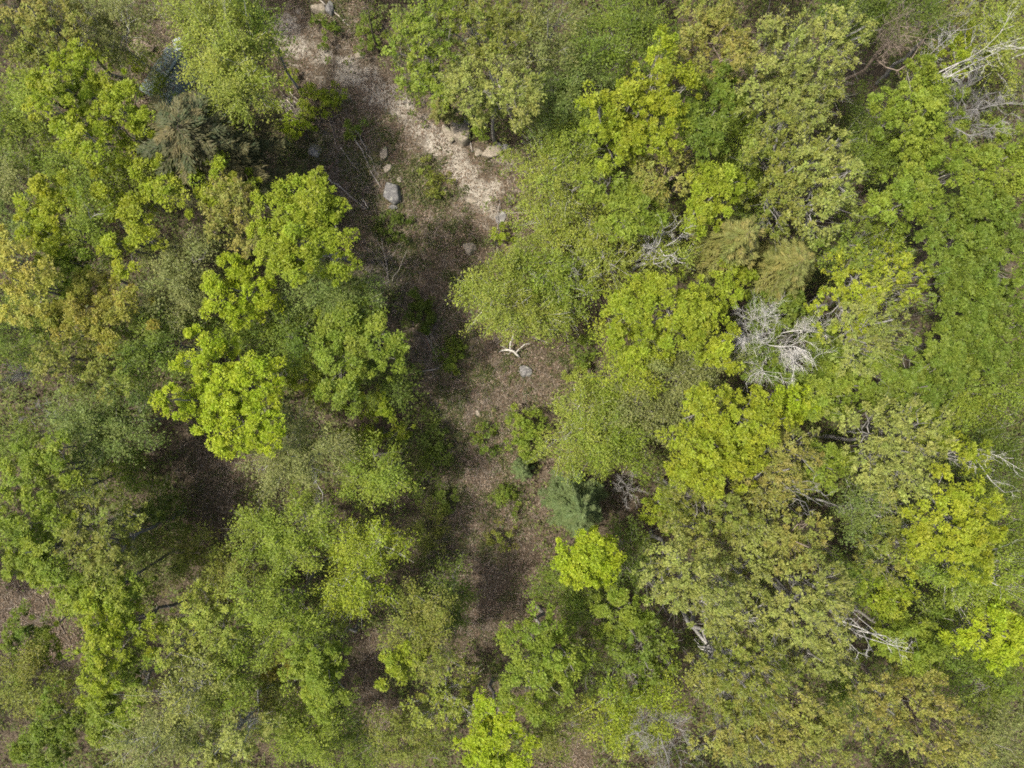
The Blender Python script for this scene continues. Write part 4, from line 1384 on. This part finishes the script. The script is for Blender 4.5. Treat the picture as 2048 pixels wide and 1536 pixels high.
# thin trunks that stand or lean in the open
def pole_tree(base, top, h, r, col, label, twigs, seed, name="bare_sapling"):
    rng = np.random.default_rng(seed)
    b = P(*base)
    b[2] = gz(b[0], b[1]) - .05
    t = P(*top, h)
    root = empty(name, b, label, "tree")
    bpy.context.view_layer.update()
    pts = bent(b, t, 7, rng, 0, .012)
    stick("trunk", pts, r, r * .45, col, root, seed, 6)
    L = Limbs()
    for i in range(twigs):
        u = rng.uniform(.55, 1) * 7
        k = min(int(u), 6)
        s = pts[k] + (pts[k + 1] - pts[k]) * (u - k)
        e = s + rng.normal(0, .55, 3) * np.array([1, 1, .4]) + np.array([0, 0, .35])
        q = bent(s, e, 3, rng, 0, .06)
        L.path(q, .022, .007, 3)
        for _ in range(3):
            L.path(bent(q[2], q[2] + rng.normal(0, .3, 3), 1, rng), .008, .004, 3)
    v, f = L.mesh("twigs")
    o = link("twigs", mesh_np("twigs", v - b, f), M_BARK, None, col)
    o.parent = root


pole_tree((990, 490), (1000, 405), 5.5, .07, (.24, .22, .19), "thin grey leaning trunk at the lower end of the track", 9, 501)
pole_tree((760, 105), (728, 4), 9.0, .09, (.075, .065, .05), "dark thin trunk with pale top branches at the top edge", 8, 502)
pole_tree((575, 195), (545, 150), 5.0, .06, (.07, .06, .05), "dark thin trunk at the clearing edge beside the brush pile", 6, 503)
pole_tree((1004, 1372), (1003, 1425), 6.0, .06, (.22, .2, .18), "thin grey trunk above the vivid lime tree at the bottom edge", 7, 504)

# ------------------------------------------------------------------ the shed with the green roof
def box(name, lo, hi, mat, parent, M=None):
    v = np.array([[x_, y_, z_] for z_ in (lo[2], hi[2]) for y_ in (lo[1], hi[1]) for x_ in (lo[0], hi[0])], float)
    if M is not None:
        v = M(v)
    f = np.array([[0, 2, 3, 1], [4, 5, 7, 6], [0, 1, 5, 4], [2, 6, 7, 3], [0, 4, 6, 2], [1, 3, 7, 5]])
    o = link(name, mesh_np(name, v, f), mat)
    o.parent = parent
    return o


sb = P(333, 150, 2.9)
sb[2] = gz(sb[0], sb[1])
shed = empty("shed", sb, "small shed with a green panelled roof half hidden under the trees", "shed")
shed.rotation_euler = (0, 0, math.radians(-34))
SW, SD, SH, RISE = 1.75, 2.15, 2.15, .75      # half width (across the ridge), half length, eaves, ridge rise
for s_, nm in ((-1, "wall"), (1, "wall")):
    box(nm, (s_ * (SW - .2) - .05, -SD + .25, 0), (s_ * (SW - .2) + .05, SD - .25, SH), M_BOARD, shed)
gab = np.array([(-SW + .25, 0), (SW - .25, 0), (SW - .25, SH), (0, SH + RISE * .82), (-SW + .25, SH)])
for yy in (-SD + .2, SD - .3):
    v = np.concatenate([np.stack([gab[:, 0], np.full(5, yy), gab[:, 1]], 1), np.stack([gab[:, 0], np.full(5, yy + .1), gab[:, 1]], 1)])
    me = bpy.data.meshes.new("wall")
    me.from_pydata(v.tolist(), [], [(0, 1, 2, 3, 4), (9, 8, 7, 6, 5)] + [(i, (i + 5), (i + 1) % 5 + 5, (i + 1) % 5) for i in range(5)])
    o = link("wall", me, M_BOARD)
    o.parent = shed
dr_ = box("door", (-.45, SD - .2, 0), (.45, SD - .15, 1.95), M_BOARD, shed)
box("handle", (.3, SD - .15, .95), (.34, SD - .1, 1.1), M_GLASS, dr_)
wd = box("window", (SW - .15, -.4, 1.1), (SW - .12, .4, 1.75), M_BOARD, shed)
box("pane", (SW - .12, -.33, 1.17), (SW - .11, .33, 1.68), M_GLASS, wd)
roof = link("roof", None, None)
roof.parent = shed
npan = 15
pm = None
slope = math.hypot(SW, RISE)
for s_ in (-1, 1):
    for i in range(npan):
        y0 = -SD + 2 * SD * i / npan
        y1 = -SD + 2 * SD * (i + 1) / npan - .012
        def onslope(v, s_=s_):
            u = v[:, 0] / slope
            return np.stack([s_ * u * SW, v[:, 1], SH + RISE * (1 - u) + v[:, 2]], 1)
        dz = RNG.uniform(0, .012)
        box("roof_panel", (0.02, y0, .02 + dz), (slope, y1, .045 + dz), M_ROOF, roof, onslope)
        box("roof_seam", (0.02, y1 - .018, .048 + dz), (slope, y1 + .018, .066 + dz), M_ROOF, roof, onslope)
box("ridge_cap", (-.12, -SD - .02, SH + RISE + .03), (.12, SD + .02, SH + RISE + .10), M_ROOF, roof)

# boards and sheet lying by the shed
pb = P(291, 94)
pl = empty("plank", pb + np.array([0, 0, float(gz(pb[0], pb[1]))]), "weathered pale plank lying at the upper corner of the green roof", "plank")
pl.rotation_euler = (0, math.radians(-3), math.radians(-22))
for i in range(3):
    box("board", (-.95, -.24 + i * .165, .30 + .012 * i), (.95, -.09 + i * .165, .34 + .012 * i), M_BOARD, pl)
box("support", (-.7, -.2, 0), (-.6, .2, .30), M_BOARD, pl)
box("support", (.6, -.2, 0), (.7, .2, .30), M_BOARD, pl)
for (px, py, w_, l_, rz, lab) in ((360, 93, .35, .5, 20, "small blue-grey sheet on the ground right above the green roof"), (168, 103, .4, .55, 50, "blue-grey sheet showing between the lime crown and the twiggy tree")):
    c = P(px, py)
    gxx, gyy = np.meshgrid(np.linspace(-w_, w_, 9), np.linspace(-l_, l_, 9))
    zz = .16 + .10 * fbm(gxx * 3 + px, gyy * 3 + py, 7)
    i = np.arange(81).reshape(9, 9)
    Fq = np.stack([i[:-1, :-1], i[:-1, 1:], i[1:, 1:], i[1:, :-1]], -1).reshape(-1, 4)
    o = link("ground_sheet", mesh_np("ground_sheet", np.stack([gxx, gyy, zz], -1).reshape(-1, 3), Fq, smooth=True), M_TARP)
    o.location = (c[0], c[1], float(gz(c[0], c[1])) + .1)
    o.rotation_euler = (0, 0, math.radians(rz))
    sm = o.modifiers.new("thickness", 'SOLIDIFY')
    sm.thickness = .02
    tag(o, lab, "sheet")

print("TRIS", sum(len(m_.loops) - 2 * len(m_.polygons) for m_ in bpy.data.meshes), "objects", len(bpy.data.objects))
